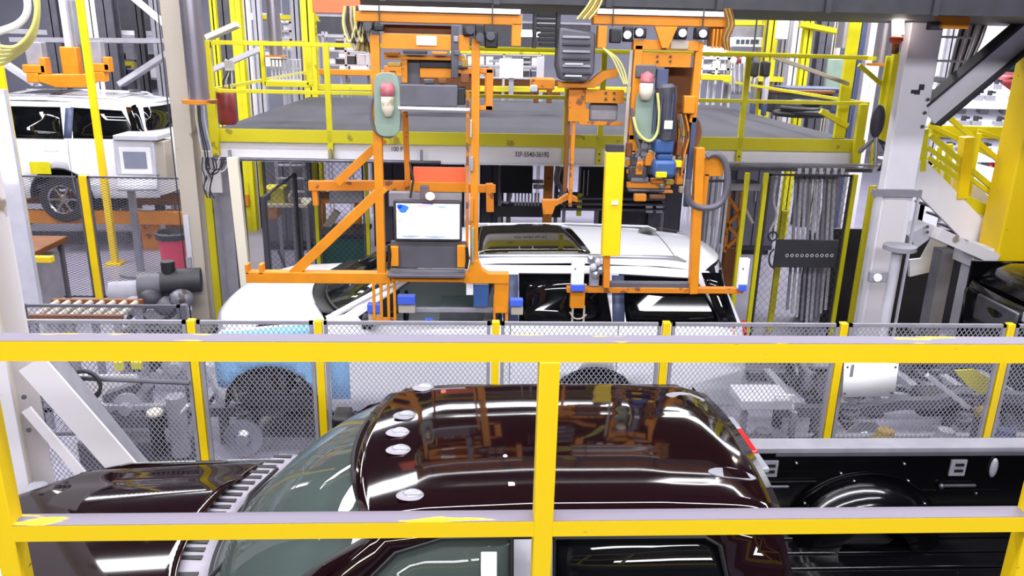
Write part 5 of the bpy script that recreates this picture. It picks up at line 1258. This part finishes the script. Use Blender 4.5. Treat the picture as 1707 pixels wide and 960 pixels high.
# white tiered rack with parts
def part_rack(label, px0, px1, ytop, n, Y, sp, group):
    x0, x1 = P(px0, ytop, Y).x, P(px1, ytop, Y).x; z = P(px0, ytop, Y).z
    t = thing('parts_rack', label, 'rack', ((x0+x1)/2, Y, 0))
    for k in range(n):
        zz = z-k*sp; yy = Y-.35*k
        MB().prism([(yy, zz-.05), (yy, zz), (yy+1.3, zz+.45), (yy+1.3, zz+.40)], 'x', x0, x1).build('tray', 'white', t, bevel=.01)
        MB().bx(x0, x1, yy-.02, yy, zz-.09, zz+.03).build('lip', 'white', t)
    for xx in (x0+.05, x1-.05):
        for yy in (Y-.25, Y+1.25): MB().bx(xx-.04, xx+.04, yy-.04, yy+.04, 0, z).build('upright', 'white_steel', t)
    first = None
    for k in range(n):
        for j in range(int((x1-x0)/.42)):
            for r_ in range(2):
                lab = 'dark metal part, %s from left, %s row, %s tray beyond stair' % (ORD[j], ['front', 'back'][r_], ['top', 'middle', 'bottom'][k])
                fy = .25+.6*r_
                loc = (x0+.2+j*.42+.08*((j*7+k) % 3), Y-.35*k+fy, z-k*sp+.45*fy/1.3+.005)
                if first is None:
                    c_ = thing('metal_part', lab, 'machine part', (0, 0, 0), group)
                    MB().bx(-.1, .1, -.08, .08, -.03, .08).build('foot', 'grey', c_, bevel=.01)
                    MB().cyl((0, 0, .08), (0, 0, .18), .05, n=10).build('boss', 'charcoal', c_)
                    MB().box((.06, 0, .14), (.12, .06, .05)).build('arm', 'charcoal', c_, bevel=.01)
                    first = c_; c_.location = loc
                else: dup(first, loc, lab)
    return t
part_rack('white tiered rack with dark metal parts beyond the yellow stair rails', 1545, 1720, 172, 3, 16.0, .50, 'metal parts on the white tiered rack')
t = thing('white_trolley', 'row of white trolleys with blue panels beyond the stair, lower right', 'trolley', (P(1600, 300, 14).x, 14, 0))
for k in range(4):
    x = P(1540+k*42, 300, 14).x; MB().bx(x, x+.42, 14, 14.8, .2, P(1600, 262, 14).z-.1*k).build('panel_box', 'white' if k % 2 == 0 else 'grey_light', t, bevel=.02)
    for dx in (.06, .36): MB().cyl((x+dx, 14.1, .1), (x+dx, 14.16, .1), .1, n=14).build('caster', 'charcoal', t)
# red vehicle on high line at far right
s3 = dup(suv, (0, 0, 0), 'dark red car body on a high line at the upper right corner')
p = P(1605, 95, 19); s3.location = (p.x+2.7, 19, p.z-1.7); s3.name = 'car_body'
for ch in list(s3.children):
    for sl in ch.material_slots:
        if sl.material and sl.material.name.startswith('white_paint'):
            sl.link = 'OBJECT'; sl.material = MT['red_ext']
    if ch.name.startswith('blue_film'): bpy.data.objects.remove(ch)
z_ = p.z-1.4
t = thing('high_conveyor', 'dark overhead line structure carrying the dark red car at upper right', 'conveyor', (p.x+2.7, 19, 0))
MB().bx(p.x-.5, p.x+5.6, 18.2, 19.9, z_-.15, z_+.05).build('beam', 'grey', t)
for dx in (0, 5): MB().bx(p.x+dx-.1, p.x+dx+.1, 18.9, 19.1, 0, z_-.1).build('leg', 'grey', t)
# grey cable chain bunch near the gantry hook
t = thing('pipe_bundle', 'bundle of bent grey and dark pipes behind the right column under the gantry', 'pipes', P(1605, 125, 9.2)); ORG[t.name] = P(1605, 125, 9.2)
for k in range(9):
    loop(t, 'pipe', ['grey_light', 'charcoal', 'white_steel'][k % 3], [(1614+k*5, 8), (1598+k*5, 60), (1588+k*4, 100), (1578+k*3, 140)], 9.1+.03*k, .017)
for y in (60, 100): part(t, 'clamp', 'white_steel', 1562, y, 1622, y+4, 9.05, .05)
vcol(1585, 80, 14, .12, 'grey_light', 'thin pale upright right of the white column under the gantry hook')
hbeam(1560, 26, 1707, 30, 13.5, 'grey_light', 'pale beam running behind the orange gantry hook')
hbeam(1560, 132, 1612, 136, 13, 'grey_dark', 'short dark beam crossing behind the column brace')

# ------------------------------------------------------------------ person in red far beyond the stair
px_, pY = P(1662, 300, 20.0), 20.0
t = thing('person', 'person in red top and dark trousers standing beyond the yellow stair', 'person', (px_.x, pY, 0))
def skin(name, nodes, edges, m, parent, sub=2):
    me = bpy.data.meshes.new(name); me.from_pydata([Vector(n[0])-ORG[parent.name] for n in nodes], edges, [])
    o = bpy.data.objects.new(name, me); COL.objects.link(o); o.parent = parent; me.materials.append(MT[m])
    md = o.modifiers.new('k', 'SKIN'); md.use_smooth_shade = True
    for v, n in zip(me.skin_vertices[0].data, nodes): v.radius = (n[1], n[1]*.8); 
    me.skin_vertices[0].data[0].use_root = True
    q = o.modifiers.new('s', 'SUBSURF'); q.levels = q.render_levels = sub
    return o
X, Yp = px_.x, pY
mat('skin', (196, 150, 124), 0.6, var=.04); mat('hair', (50, 38, 30), .8, var=.1); mat('trousers', (40, 42, 60), .8, var=.08); mat('red_cloth', (206, 26, 36), .75, var=.06)
nodes = [((X, Yp, .98), .15), ((X, Yp, 1.2), .14), ((X, Yp, 1.42), .17), ((X, Yp, 1.53), .06), ((X, Yp-.02, 1.60), .075), ((X, Yp-.02, 1.70), .10), ((X, Yp-.01, 1.78), .07),
         ((X-.2, Yp, 1.42), .065), ((X-.26, Yp-.02, 1.15), .05), ((X-.24, Yp-.16, .95), .038), ((X-.23, Yp-.2, .88), .03),
         ((X+.2, Yp, 1.42), .065), ((X+.27, Yp, 1.15), .05), ((X+.25, Yp-.1, .92), .038), ((X+.25, Yp-.13, .84), .03),
         ((X-.1, Yp, .9), .1), ((X-.13, Yp-.04, .5), .065), ((X-.14, Yp+.04, .1), .045), ((X-.14, Yp-.12, .05), .04),
         ((X+.1, Yp, .9), .1), ((X+.12, Yp+.03, .5), .065), ((X+.14, Yp+.14, .1), .045), ((X+.14, Yp-.02, .05), .04)]
skin('body', nodes, [(0, 1), (1, 2), (2, 3), (3, 4), (4, 5), (5, 6), (2, 7), (7, 8), (8, 9), (9, 10), (2, 11), (11, 12), (12, 13), (13, 14), (0, 15), (15, 16), (16, 17), (17, 18), (0, 19), (19, 20), (20, 21), (21, 22)], 'skin', t)
grow = lambda ids, g: [(nodes[i][0], nodes[i][1]+g) for i in ids]
skin('top', grow([1, 0, 2, 7, 8, 11, 12], .025), [(0, 1), (0, 2), (2, 3), (3, 4), (2, 5), (5, 6)], 'red_cloth', t)
skin('trousers', grow([0, 15, 16, 17, 19, 20, 21], .022), [(0, 1), (1, 2), (2, 3), (0, 4), (4, 5), (5, 6)], 'trousers', t)
MB().ell((X, Yp+.02, 1.74), (.105, .11, .1), 14, 10, -.2).build('hair', 'hair', t)

# ------------------------------------------------------------------ under the platform
cab_x = [(P(a, 330, 15).x, P(b_, 330, 15).x) for a, b_ in ((436, 516), (622, 690), (690, 776), (800, 842), (1000, 1075), (1080, 1140), (1222, 1300))]
labs = ['dark backdrop cabinet added behind the yellow tool table', 'dark backdrop cabinet added left of the red-orange cover panel', 'dark backdrop cabinet added behind the monitor', 'narrow dark backdrop cabinet added left of the conduit panel', 'dark backdrop cabinet added behind the yellow mast', 'dark backdrop cabinet added under the blue motor', 'dark backdrop cabinet added behind the orange lattice']
for k, ((a, b_), lab) in enumerate(zip(cab_x, labs)):
    t = thing('backdrop_cabinet', lab, 'cabinet', ((a+b_)/2, 15, 0), 'added dark backdrop cabinets')  # made-up cabinets, put in to darken the space under the platform
    MB().bx(a, b_-.03, 15, 15.6, .1, 2.35).build('body', 'charcoal', t, bevel=.01)
    MB().bx(a+.03, (a+b_)/2-.02, 14.98, 15, .2, 2.3).build('door', 'grey_dark', t, bevel=.005)
    MB().bx((a+b_)/2, b_-.06, 14.98, 15, .2, 2.3).build('door', 'grey_dark', t, bevel=.005)
    MB().bx((a+b_)/2-.05, (a+b_)/2-.02, 14.95, 14.98, 1.1, 1.4).build('handle', 'steel', t)
    MB().bx(a+.05, b_-.08, 15.05, 15.5, 0, .1).build('plinth', 'near_black', t)
t = thing('conduit_board', 'black panel with a row of short white conduits hanging below it, centre', 'panel', (P(870, 350, 13).x, 13, 0))
part(t, 'panel', 'near_black', 835, 278, 888, 322, 13, .3)
for k in range(8): part(t, 'conduit', 'grey_light', 858+k*5.5, 322, 860.5+k*5.5, 343, 13.05, .03, 0)
loop(t, 'conduit', 'grey_light', [(836, 336), (846, 338), (851, 330), (852, 322)], 13.05, .02)
part(t, 'bracket', 'grey_light', 888, 300, 906, 306, 13.1, .05); part(t, 'bracket', 'white', 889, 308, 906, 315, 13.1, .05)
part(t, 'base_box', 'charcoal', 826, 345, 935, 362, 13, .4)
a, b_ = P(830, 350, 13).x, P(930, 350, 13).x
MB().bx(a, a+.06, 13.05, 13.1, 0, 2.5).bx(b_-.06, b_, 13.05, 13.1, 0, 2.5).build('frame', 'grey', t)
t = thing('dark_rack', 'dark rack with pale slots under the platform right of the orange hook', 'rack', (P(985, 320, 12.6).x, 12.6, 0))
part(t, 'panel', 'near_black', 968, 280, 1003, 330, 12.6, .3)
for k in range(2): part(t, 'strip', 'grey_light', 972+k*7, 284, 974+k*7, 326, 12.57, .03, 0)
for k in range(3): part(t, 'shelf', 'grey_dark', 935, 330+k*9, 1110, 334+k*9, 12.5, .5)
for k in range(4): part(t, 'slot', 'grey_light', 1077+(k % 2)*17, 343+(k//2)*8, 1088+(k % 2)*17, 347+(k//2)*8, 12.45, .03, 0)
part(t, 'yellow_bar', 'yellow_shaded', 962, 322, 970, 360, 12.55, .05)
a, b_ = P(938, 350, 12.6).x, P(1108, 350, 12.6).x
MB().bx(a, a+.05, 12.6, 12.65, 0, 2.3).bx(b_-.05, b_, 12.6, 12.65, 0, 2.3).build('frame', 'grey', t)
t = thing('cable_post', 'orange post with grey loops under the platform between the dark panels', 'post', (P(920, 320, 12.2).x, 12.2, 0))
x = P(914, 320, 12.2).x; MB().bx(x-.07, x+.07, 12.2, 12.3, 0, 2.5).build('post', 'orange_worn', t)
for k in range(3): loop(t, 'hose', ['grey', 'beige', 'charcoal'][k], [(930+k*6, 278), (926+k*5, 300), (936+k*4, 318), (930+k*5, 340)], 12.1, .03)
t = thing('conduit_bank', 'bank of grey vertical conduits behind the thick looped hose on the right frame', 'conduits', (P(1196, 350, 9.9).x, 9.9, 0))
for k in range(6):
    a, b_ = P(1184+k*6.5, 286, 9.9), P(1181+k*6.5, 420, 9.9); MB().cyl((a.x, 9.9, a.z), (a.x, 9.9, 0), .018, n=8).build('conduit', 'grey_light' if k % 2 else 'grey', t)
part(t, 'clamp', 'steel_dark', 1178, 300, 1226, 304, 9.87, .05)
t = thing('lattice_stand', 'orange lattice stand with pale strut beneath the platform at right', 'stand', (P(1226, 380, 10.8).x, 10.8, 0))
for a, b_ in (((1215, 318), (1208, 420)), ((1236, 318), (1228, 420)), ((1215, 330), (1232, 355)), ((1232, 355), (1212, 375)), ((1212, 375), (1230, 395)), ((1230, 395), (1208, 415))): pb(t, 'bar', 'orange_worn', a, b_, 10.8, .05)
pb(t, 'stay', 'cream', (1238, 340), (1255, 372), 10.8, .04)
part(t, 'pale_sheet', 'grey_light', 1218, 305, 1268, 318, 10.9, .3)
MB().bx(P(1208, 420, 10.8).x, P(1230, 420, 10.8).x, 10.8, 10.9, 0, P(1220, 415, 10.8).z).build('base', 'brown', t)
# left under platform
t = thing('tool_table', 'yellow tool table with small machine and drawer under the platform left', 'table', (P(466, 350, 12.6).x, 12.6, 0))
part(t, 'machine', 'yellow_shaded_dirty', 438, 314, 474, 342, 12.6, .4, bevel=.02)
part(t, 'screen', 'near_black', 441, 322, 450, 334, 12.57, .03)
part(t, 'drawer', 'orange_worn', 441, 342, 462, 364, 12.55, .4)
part(t, 'table_top', 'cream', 438, 341, 512, 346, 12.5, .6)
for a in (440, 500): x = P(a, 380, 12.6).x; MB().bx(x-.03, x+.03, 12.6, 12.66, 0, P(a, 346, 12.6).z).build('leg', 'grey_dark', t)
for k in range(3): MB().ell(P(485+k*6, 330+k*4, 12.6), (.05, .05, .09)).build('fixture', 'beige', t)
t = thing('ladder_rack', 'grey rack frame standing dark behind the mesh fence left of centre', 'rack', (P(488, 300, 13.6).x, 13.6, 0))
for a in (462, 486, 508): x = P(a, 300, 13.6).x; MB().bx(x-.03, x+.03, 13.6, 13.65, 0, 2.55).build('upright', 'grey', t)
for y in (274, 296, 318): part(t, 'rung', 'grey_light', 462, y, 508, y+3, 13.58, .04, 0)
t = thing('orange_table', 'orange-yellow framed table under a grey sheet, behind the orange strut', 'table', (P(560, 350, 12.75).x, 12.4, 0))
part(t, 'sheet', 'grey_light', 548, 316, 604, 338, 12.6, .05)
part(t, 'top_bar', 'orange', 530, 330, 600, 339, 12.75, .1)
for a in (533, 596): x = P(a, 350, 12.75).x; MB().bx(x-.05, x+.05, 12.75, 12.85, 0, P(a, 336, 12.75).z).build('leg', 'orange', t)
for k in range(4): part(t, 'louvre', 'brown', 527, 320+k*3, 548, 322+k*3, 12.5, .05, 0)
pb(t, 'lid', 'beige', (545, 378), (562, 352), 12.4, .12)
t = thing('green_bin', 'dark green bin on the floor behind the orange diagonal strut', 'bin', (P(575, 420, 11.9).x, 12.1, 0))
a, b_ = P(535, 420, 11.9), P(608, 420, 11.9); zt = P(570, 392, 11.9).z
MB().bx(a.x, b_.x, 11.9, 12.6, 0, zt).build('tub', 'green_bin', t, bevel=.02)
MB().bx(a.x-.03, b_.x+.03, 11.87, 12.63, zt-.05, zt+.02).build('rim', 'charcoal', t, bevel=.01)
t = thing('floor_blower', 'low grey machine on the floor right of the mesh gate leaf', 'machine', (P(475, 420, 11.9).x, 12, 0))
p = P(472, 418, 11.9); MB().lathe([(0, 0), (.35, 0), (.33, .12), (.2, .2), (.1, .26), (0, .27)], (p.x, 12.0, 0), 'z', 24).build('cover', 'grey', t, smooth=50)
MB().cyl((p.x+.1, 12, .2), (p.x-.1, 12, .8), .02, n=8).build('handle', 'charcoal', t)

# ------------------------------------------------------------------ on and behind the platform
DZ = 2.86
for px, w_, m_, lab, Y in ((395, .20, 'yellow_shaded', 'yellow column behind the red cylinder, left of the pipe cage', 16.6), (358, .12, 'yellow_shaded', 'narrow yellow column just right of the big polished pipe', 16.6), (514, .26, 'yellow_shaded_dirty', 'broad olive-yellow column right of the yellow pipe cage', 16.7), (412, .14, 'white_steel', 'white duct upright beside the yellow column at left', 16.9), (430, .16, 'grey_light', 'pale duct upright left of the pipe cage', 17.2), (375, .3, 'grey_dark', 'dark upright behind the red cylinder', 17.6), (493, .16, 'grey', 'grey upright between pipe cage and olive column', 16.8),
                          (1288, .24, 'yellow_shaded_dirty', 'olive-yellow column behind the dark hanging tools', 17.0), (1348, .17, 'yellow_shaded', 'yellow column with cross arm behind the right deck', 16.6), (1378, .28, 'grey_dark', 'dark upright right of the cross-armed yellow column', 17.6), (1330, .22, 'white_steel', 'white duct left of the cross-armed yellow column', 17.3), (1462, .3, 'white_steel', 'white upright behind the right end of the platform', 16.8), (1392, .2, 'cream', 'cream upright at the right behind the deck', 17.8), (1310, .14, 'grey', 'grey pipe upright beside the olive column', 17.1), (1440, .1, 'blue_grey', 'thin blue-grey upright near the right column', 16.9)):
    vcol(px, 60, Y, w_, m_, lab)
for lab, px, Y, r_ in (('polished grey pipe hanging behind the right deck rails', 1405, 12.5, .12),):
    p = P(px, 80, Y); big_pipe(lab, px, 80, Y, r_, z_top=5.2, ring=False)
p = P(1466, 108, 12.6); big_pipe('dark grey pipe with orange collar left of the beacon', 1466, 110, 12.6, .12, z_top=5.2)
hbeam(395, 40, 345, 62, 14.5, 'cream', 'short cream bar slanting at the top behind the big pipe')
hbeam(340, 122, 440, 78, 13.5, 'grey_light', 'thin pale arm slanting up behind the red cylinder', d=.06)
hbeam(430, 28, 530, 30, 17.5, 'yellow_shaded_dirty', 'olive beam at the top behind the slimmer pipe')
hbeam(523, 119, 780, 124, 18, 'orange', 'orange beam behind the left monitor frame at deck level', d=.5)
hbeam(523, 145, 1080, 150, 17.0, 'yellow_shaded_dirty', 'olive-yellow edge beam at the back of the platform', d=.4)
hbeam(750, 84, 945, 87, 17.5, 'yellow_shaded_dirty', 'olive rail behind the gap between the two orange frames', d=.1)
hbeam(1165, 128, 1300, 132, 17.0, 'yellow_shaded_dirty', 'olive beam behind the white trays right of the right frame', d=.4)
hbeam(1335, 40, 1396, 52, 16.5, 'yellow_shaded', 'yellow cross arm at the top of the right-hand yellow column', d=.15)
hbeam(1222, 38, 1272, 38, 16.5, 'yellow_shaded_dirty', 'olive band across the grey cabinet top right of the orange rail')
hbeam(1150, 24, 1290, 26, 19, 'grey', 'grey beam at the top right of the right orange rail')
def shelf_unit(label, x0, y0, x1, y1, Y, rows_, seed, m='grey_light'):
    random.seed(seed)
    a, b_ = P(x0, y1, Y), P(x1, y0, Y); t = thing('storage_rack', label, 'rack', ((a.x+b_.x)/2, Y, 0))
    for k in range(rows_+1): z = a.z+(b_.z-a.z)*k/rows_; MB().bx(a.x, b_.x, Y, Y+.5, z-.02, z+.02).build('shelf', m, t)
    for x in (a.x, (a.x+b_.x)/2, b_.x): MB().bx(x-.025, x+.025, Y, Y+.05, 0, b_.z+.1).bx(x-.025, x+.025, Y+.45, Y+.5, 0, b_.z+.1).build('upright', m, t)
    n = max(2, int((b_.x-a.x)/.22)); hh = (b_.z-a.z)/rows_
    for k in range(rows_):
        for i in range(n):
            x = a.x+.06+(b_.x-a.x-.1)*i/n; w_ = (b_.x-a.x)/n*.75; z = a.z+hh*k+.02; h_ = hh*random.uniform(.35, .8)
            bx_ = thing('parts_box', '', 'box', (x, Y+.05, z)); bx_.name = 'parts_box'
            mm = random.choice(['white', 'grey_light', 'steel', 'charcoal', 'white_steel', 'blue_grey'])
            cn = {'white': 'white', 'grey_light': 'pale grey', 'steel': 'metallic', 'charcoal': 'charcoal', 'white_steel': 'off-white', 'blue_grey': 'blue-grey'}[mm]
            bx_['label'] = '%s box, %s from left on the %s shelf of the %s' % (cn, ORD[i], ['bottom', 'middle', 'top'][k if rows_ > 2 or k == 0 else 2], label.split(' rack')[0].split(' of ')[0][:60]+' rack')
            bx_['group'] = 'boxes on '+label[:50]
            ORG[bx_.name] = Vector((x, Y+.05, z))
            MB().bx(x, x+w_, Y+.05, Y+.4, z, z+h_).build('box_body', mm, bx_, bevel=.01)
            MB().bx(x-.005, x+w_+.005, Y+.045, Y+.405, z+h_-.03, z+h_).build('box_rim', 'grey_light', bx_)
    return t
shelf_unit('pale rack left of the left orange frame', 540, 62, 612, 108, 18.5, 2, 1)
shelf_unit('far rack between the orange frames', 775, 92, 905, 128, 18.5, 2, 2)
shelf_unit('pale rack behind the slimmer pipe', 468, 38, 500, 66, 18.5, 2, 3)
shelf_unit('white rack right of the right orange frame', 1168, 98, 1222, 132, 17.6, 2, 4, 'white')
shelf_unit('grey rack at the far upper left', 190, 72, 262, 130, 19.5, 2, 5, 'grey')
t = thing('display_board', 'plain white board hanging in the gap between the two orange frames', 'board', (P(850, 130, 16.9).x, 16.9, DZ)); 
part(t, 'board', 'paper', 833, 98, 872, 130, 16.6, .05); 
x = P(852, 110, 16.9).x; MB().bx(x-.05, x+.05, 16.66, 16.7, 0, P(852, 120, 16.6).z).build('post', 'grey', t)
for a in ((815, 100, 832, 104), (815, 110, 832, 114), (873, 102, 885, 106), (873, 112, 885, 116)): part(t, 'clip_arm', 'grey', *a, 16.65, .05)
# hanging bags and dark tools at right of deck
for k in range(4):
    a = 1220+k*8; p = P(a+3, 158, 15.3)
    t = thing('hanging_cloth', ['leftmost pale cloth strip hanging over the right of the deck', 'second pale cloth strip hanging over the right of the deck', 'third pale cloth strip hanging over the right of the deck', 'rightmost pale cloth strip beside the yellow rail post'][k], 'cloth', p, 'pale cloth strips over the deck'); ORG[t.name] = p.copy()
    rows = []
    for j in range(9):
        yy = 105+j*6.5; rows.append([P(a+i*1.2+.6*sin(j*.8+i), yy, 15.3+.05*sin(i*1.3)) for i in range(7)])
    MB().grid(rows).build('strip', 'grey_light', t, smooth=60, solid=.01)
    MB().ell(P(a+3, 101, 15.3), (.07, .05, .07)).build('clip', 'red_ext' if k in (1, 3) else 'white', t)
for k, (a, lab) in enumerate(((1253, 'left dark-headed hanging tool over the right of the deck'), (1272, 'right dark-headed hanging tool over the right of the deck'))):
    p = P(a+4, 195, 14.4); t = thing('hanging_tool', lab, 'tool', p); ORG[t.name] = p.copy()
    part(t, 'tool_head', 'near_black', a, 102, a+13, 128, 14.4, .2, bevel=.03)
    part(t, 'tool_sleeve', 'grey_light' if k else 'steel', a+2, 128, a+10, 172, 14.42, .12, bevel=.02)
    part(t, 'tool_foot', 'blue_grey', a, 172, a+7, 193, 14.42, .12, bevel=.02)
    part(t, 'hanger_rod', 'charcoal', a+5, 20, a+7, 104, 14.48, .03, 0)
t = thing('hose_pile', 'heap of dark coiled hose lying on the right of the deck', 'hose', G(1335, 197, DZ)); ORG[t.name] = G(1335, 197, DZ)
hc = G(1335, 195, DZ); 
for k in range(5): MB().ring(hc+Vector((.05*sin(k*2), .08*cos(k*2), .05+.05*k)), .42-.05*k, .045, 'z', 26, 8).build('hose_turn', 'charcoal' if k % 2 else 'near_black', t)
MB().ell(hc+Vector((-.1, 0, .15)), (.2, .2, .14)).build('fitting', 'brown', t)
t = thing('deck_box', 'dark low box on the deck behind the hanging tools', 'box', G(1310, 183, DZ)); ORG[t.name] = G(1310, 183, DZ)
p = G(1310, 183, DZ); p.y -= .9; MB().bx(p.x-.6, p.x+.5, p.y, p.y+.8, DZ, DZ+.38).build('body', 'charcoal', t, bevel=.04); MB().bx(p.x-.62, p.x+.52, p.y-.02, p.y+.82, DZ+.36, DZ+.42).build('lid', 'brown', t, bevel=.01)
t = thing('deck_bench', 'blue-grey covered bench at the right back of the deck', 'bench', G(1385, 196, DZ)); p = G(1385, 196, DZ); ORG[t.name] = p.copy()
p.y += .6; MB().bx(p.x-.45, p.x+.55, p.y+.3, p.y+1.0, DZ, DZ+.42).build('cover', 'blue_grey', t, bevel=.05); MB().bx(p.x-.47, p.x+.57, p.y+.28, p.y+1.02, DZ+.4, DZ+.46).build('top', 'blue_grey', t, bevel=.02)
t = thing('grey_cabinet', 'grey cabinet with pale drawers high behind the right orange rail end', 'cabinet', (P(1246, 60, 17.5).x, 17.5, 0))
part(t, 'body', 'grey', 1222, 26, 1270, 62, 17.5, .5, bevel=.01); part(t, 'drawer_front', 'white', 1222, 62, 1272, 78, 17.45, .5, bevel=.01)
for k in range(5): part(t, 'slot', 'blue_grey', 1228+k*8, 66, 1233+k*8, 73, 17.42, .03, 0)
x = P(1246, 60, 17.5).x; MB().bx(x-.35, x-.28, 17.6, 17.7, 0, 4.0).bx(x+.28, x+.35, 17.6, 17.7, 0, 4.0).build('stand', 'grey', t)
t = thing('grey_sack', 'small pale grey panel leaning behind the deck at right', 'panel', (P(1388, 125, 16.4).x, 16.4, 0))
part(t, 'panel', 'green_grey', 1378, 98, 1404, 150, 16.4, .1, bevel=.02); x = P(1390, 140, 16.4).x; MB().bx(x-.04, x+.04, 16.42, 16.48, 0, 3.2).build('foot', 'grey', t)
t = thing('blue_tank', 'pale blue-white box hanging high between the grey cabinet and yellow column', 'box', P(1306, 68, 15)); ORG[t.name] = P(1306, 68, 15)
part(t, 'body', 'white_steel', 1300, 22, 1316, 66, 15, .2, bevel=.02); part(t, 'strap', 'grey', 1304, -10, 1307, 24, 15.05, .04)
# orange machinery behind the frames at deck level
t = thing('orange_machine', 'orange carriage machine behind the left frame at platform level', 'machine', (P(700, 130, 13.5).x, 13.5, DZ)); 
part(t, 'beam', 'orange_worn', 640, 112, 820, 122, 13.5, .2); part(t, 'panel', 'brown', 700, 122, 800, 150, 13.6, .1)
for a in (650, 808): part(t, 'leg', 'orange_worn', a, 118, a+10, 178, 13.5, .1)
part(t, 'bar', 'charcoal', 690, 108, 780, 113, 13.45, .1)
t = thing('orange_machine', 'orange clamp machine at the deck between the white board and cable carrier', 'machine', (P(905, 150, 13.5).x, 13.5, DZ))
part(t, 'body', 'orange_worn', 885, 130, 925, 150, 13.5, .3, bevel=.03); part(t, 'leg', 'brown', 890, 148, 898, 172, 13.5, .1); part(t, 'leg', 'brown', 912, 148, 920, 172, 13.5, .1)
part(t, 'lamp', 'grey_light', 884, 142, 896, 154, 13.4, .1, bevel=.02); part(t, 'mast', 'grey_light', 895, 95, 907, 130, 13.6, .08)

# rail tube under the girder, far lamps and panels
p = P(540, 268, 9.85); t = thing('rail_tube', 'thin dark tube running under the white girder left of the monitor frame', 'tube', p); ORG[t.name] = p.copy()
MB().tube([P(345, 264, 9.85), P(735, 271, 9.85)], .022, 8).build('tube', 'steel_dark', t)
for a in (380, 548, 700): part(t, 'hanger', 'grey', a, 250, a+5, 268, 9.87, .04)
MB().tube([P(345, 284, 9.8), P(345, 264, 9.85)], .02, 8).build('end_drop', 'steel_dark', t)
def far_lamp(label, px, py, Y, L):
    p = P(px, py, Y); t = thing('strip_lamp', label, 'lamp', p); ORG[t.name] = p.copy()
    MB().box(p, (L, .16, .10)).build('diffuser', 'lamp_on', t, bevel=.02)
    MB().box(p+Vector((0, 0, .09)), (L+.1, .22, .08)).build('housing', 'grey_light', t)
    for s in (-.4, .4): MB().cyl(p+Vector((s*L, 0, .1)), Vector((p.x+s*L, p.y, 9.6)), .012, n=6).build('hanger_rod', 'grey', t)
for lab, px, py, Y, L in (('far strip lamp glowing left of the slimmer pipe', 442, 30, 24, .9), ('far strip lamp glowing between slimmer pipe and left orange frame', 486, 36, 22, .6), ('far strip lamp glowing right of the left overhead rail', 882, 58, 22, .5), ('far strip lamp glowing above the white tray rack right of the right frame', 1190, 84, 22, .8), ('far strip lamp at the upper left behind the second yellow post', 205, 40, 24, .9), ('far strip lamp glowing high above the rack beyond the stair', 1650, 45, 24, 1.6)):
    far_lamp(lab, px, py, Y, L)
def wall_panel(label, x0, y0, x1, y1, Y, m_):
    a, b_ = P(x0, y1, Y), P(x1, y0, Y); t = thing('partition_panel', label, 'panel', ((a.x+b_.x)/2, Y, 0))
    MB().bx(a.x, b_.x, Y, Y+.06, a.z, b_.z).build('sheet', m_, t, bevel=.01)
    MB().bx(a.x, b_.x, Y-.02, Y, a.z-.03, a.z+.03).build('lower_rail', 'grey', t); MB().bx(a.x, b_.x, Y-.02, Y, b_.z-.03, b_.z+.03).build('upper_rail', 'grey', t)
    for x in (a.x+.03, b_.x-.03): MB().bx(x-.03, x+.03, Y+.06, Y+.12, 0, b_.z).build('leg', 'grey', t)
for a in (('bright white partition far behind the slimmer pipe', 430, 84, 470, 112, 21, 'white'), ('dark partition far behind the olive column and pale rack', 528, 28, 632, 58, 24, 'charcoal'), ('bright white partition behind the left frame at deck level', 566, 88, 634, 118, 22.5, 'white'), ('dark partition behind the gap between the orange frames', 770, 40, 985, 82, 26, 'charcoal'), ('warm brown partition behind the rail right of the left frame', 720, 132, 935, 158, 20.2, 'brown'), ('olive partition behind the yellow pipe cage', 470, 64, 530, 82, 23, 'yellow_shaded_dirty'), ('white partition right of the cross-armed yellow column', 1386, 60, 1404, 130, 20.5, 'white'), ('dark partition behind the pale tray rack at right', 1160, 30, 1222, 94, 26, 'grey_dark'), ('bright white partition beyond the stair and the racks', 1560, 40, 1720, 128, 22.5, 'white'), ('dark partition far behind the orange hanger at upper left', 190, -10, 300, 60, 22, 'charcoal'), ('grey partition above the roof of the upper-left SUV', 180, 118, 262, 150, 20.5, 'grey_dark'), ('yellow-green partition above the upper-left SUV tail', 195, 100, 240, 118, 20.6, 'yellow_shaded_dirty')):
    wall_panel(*a)
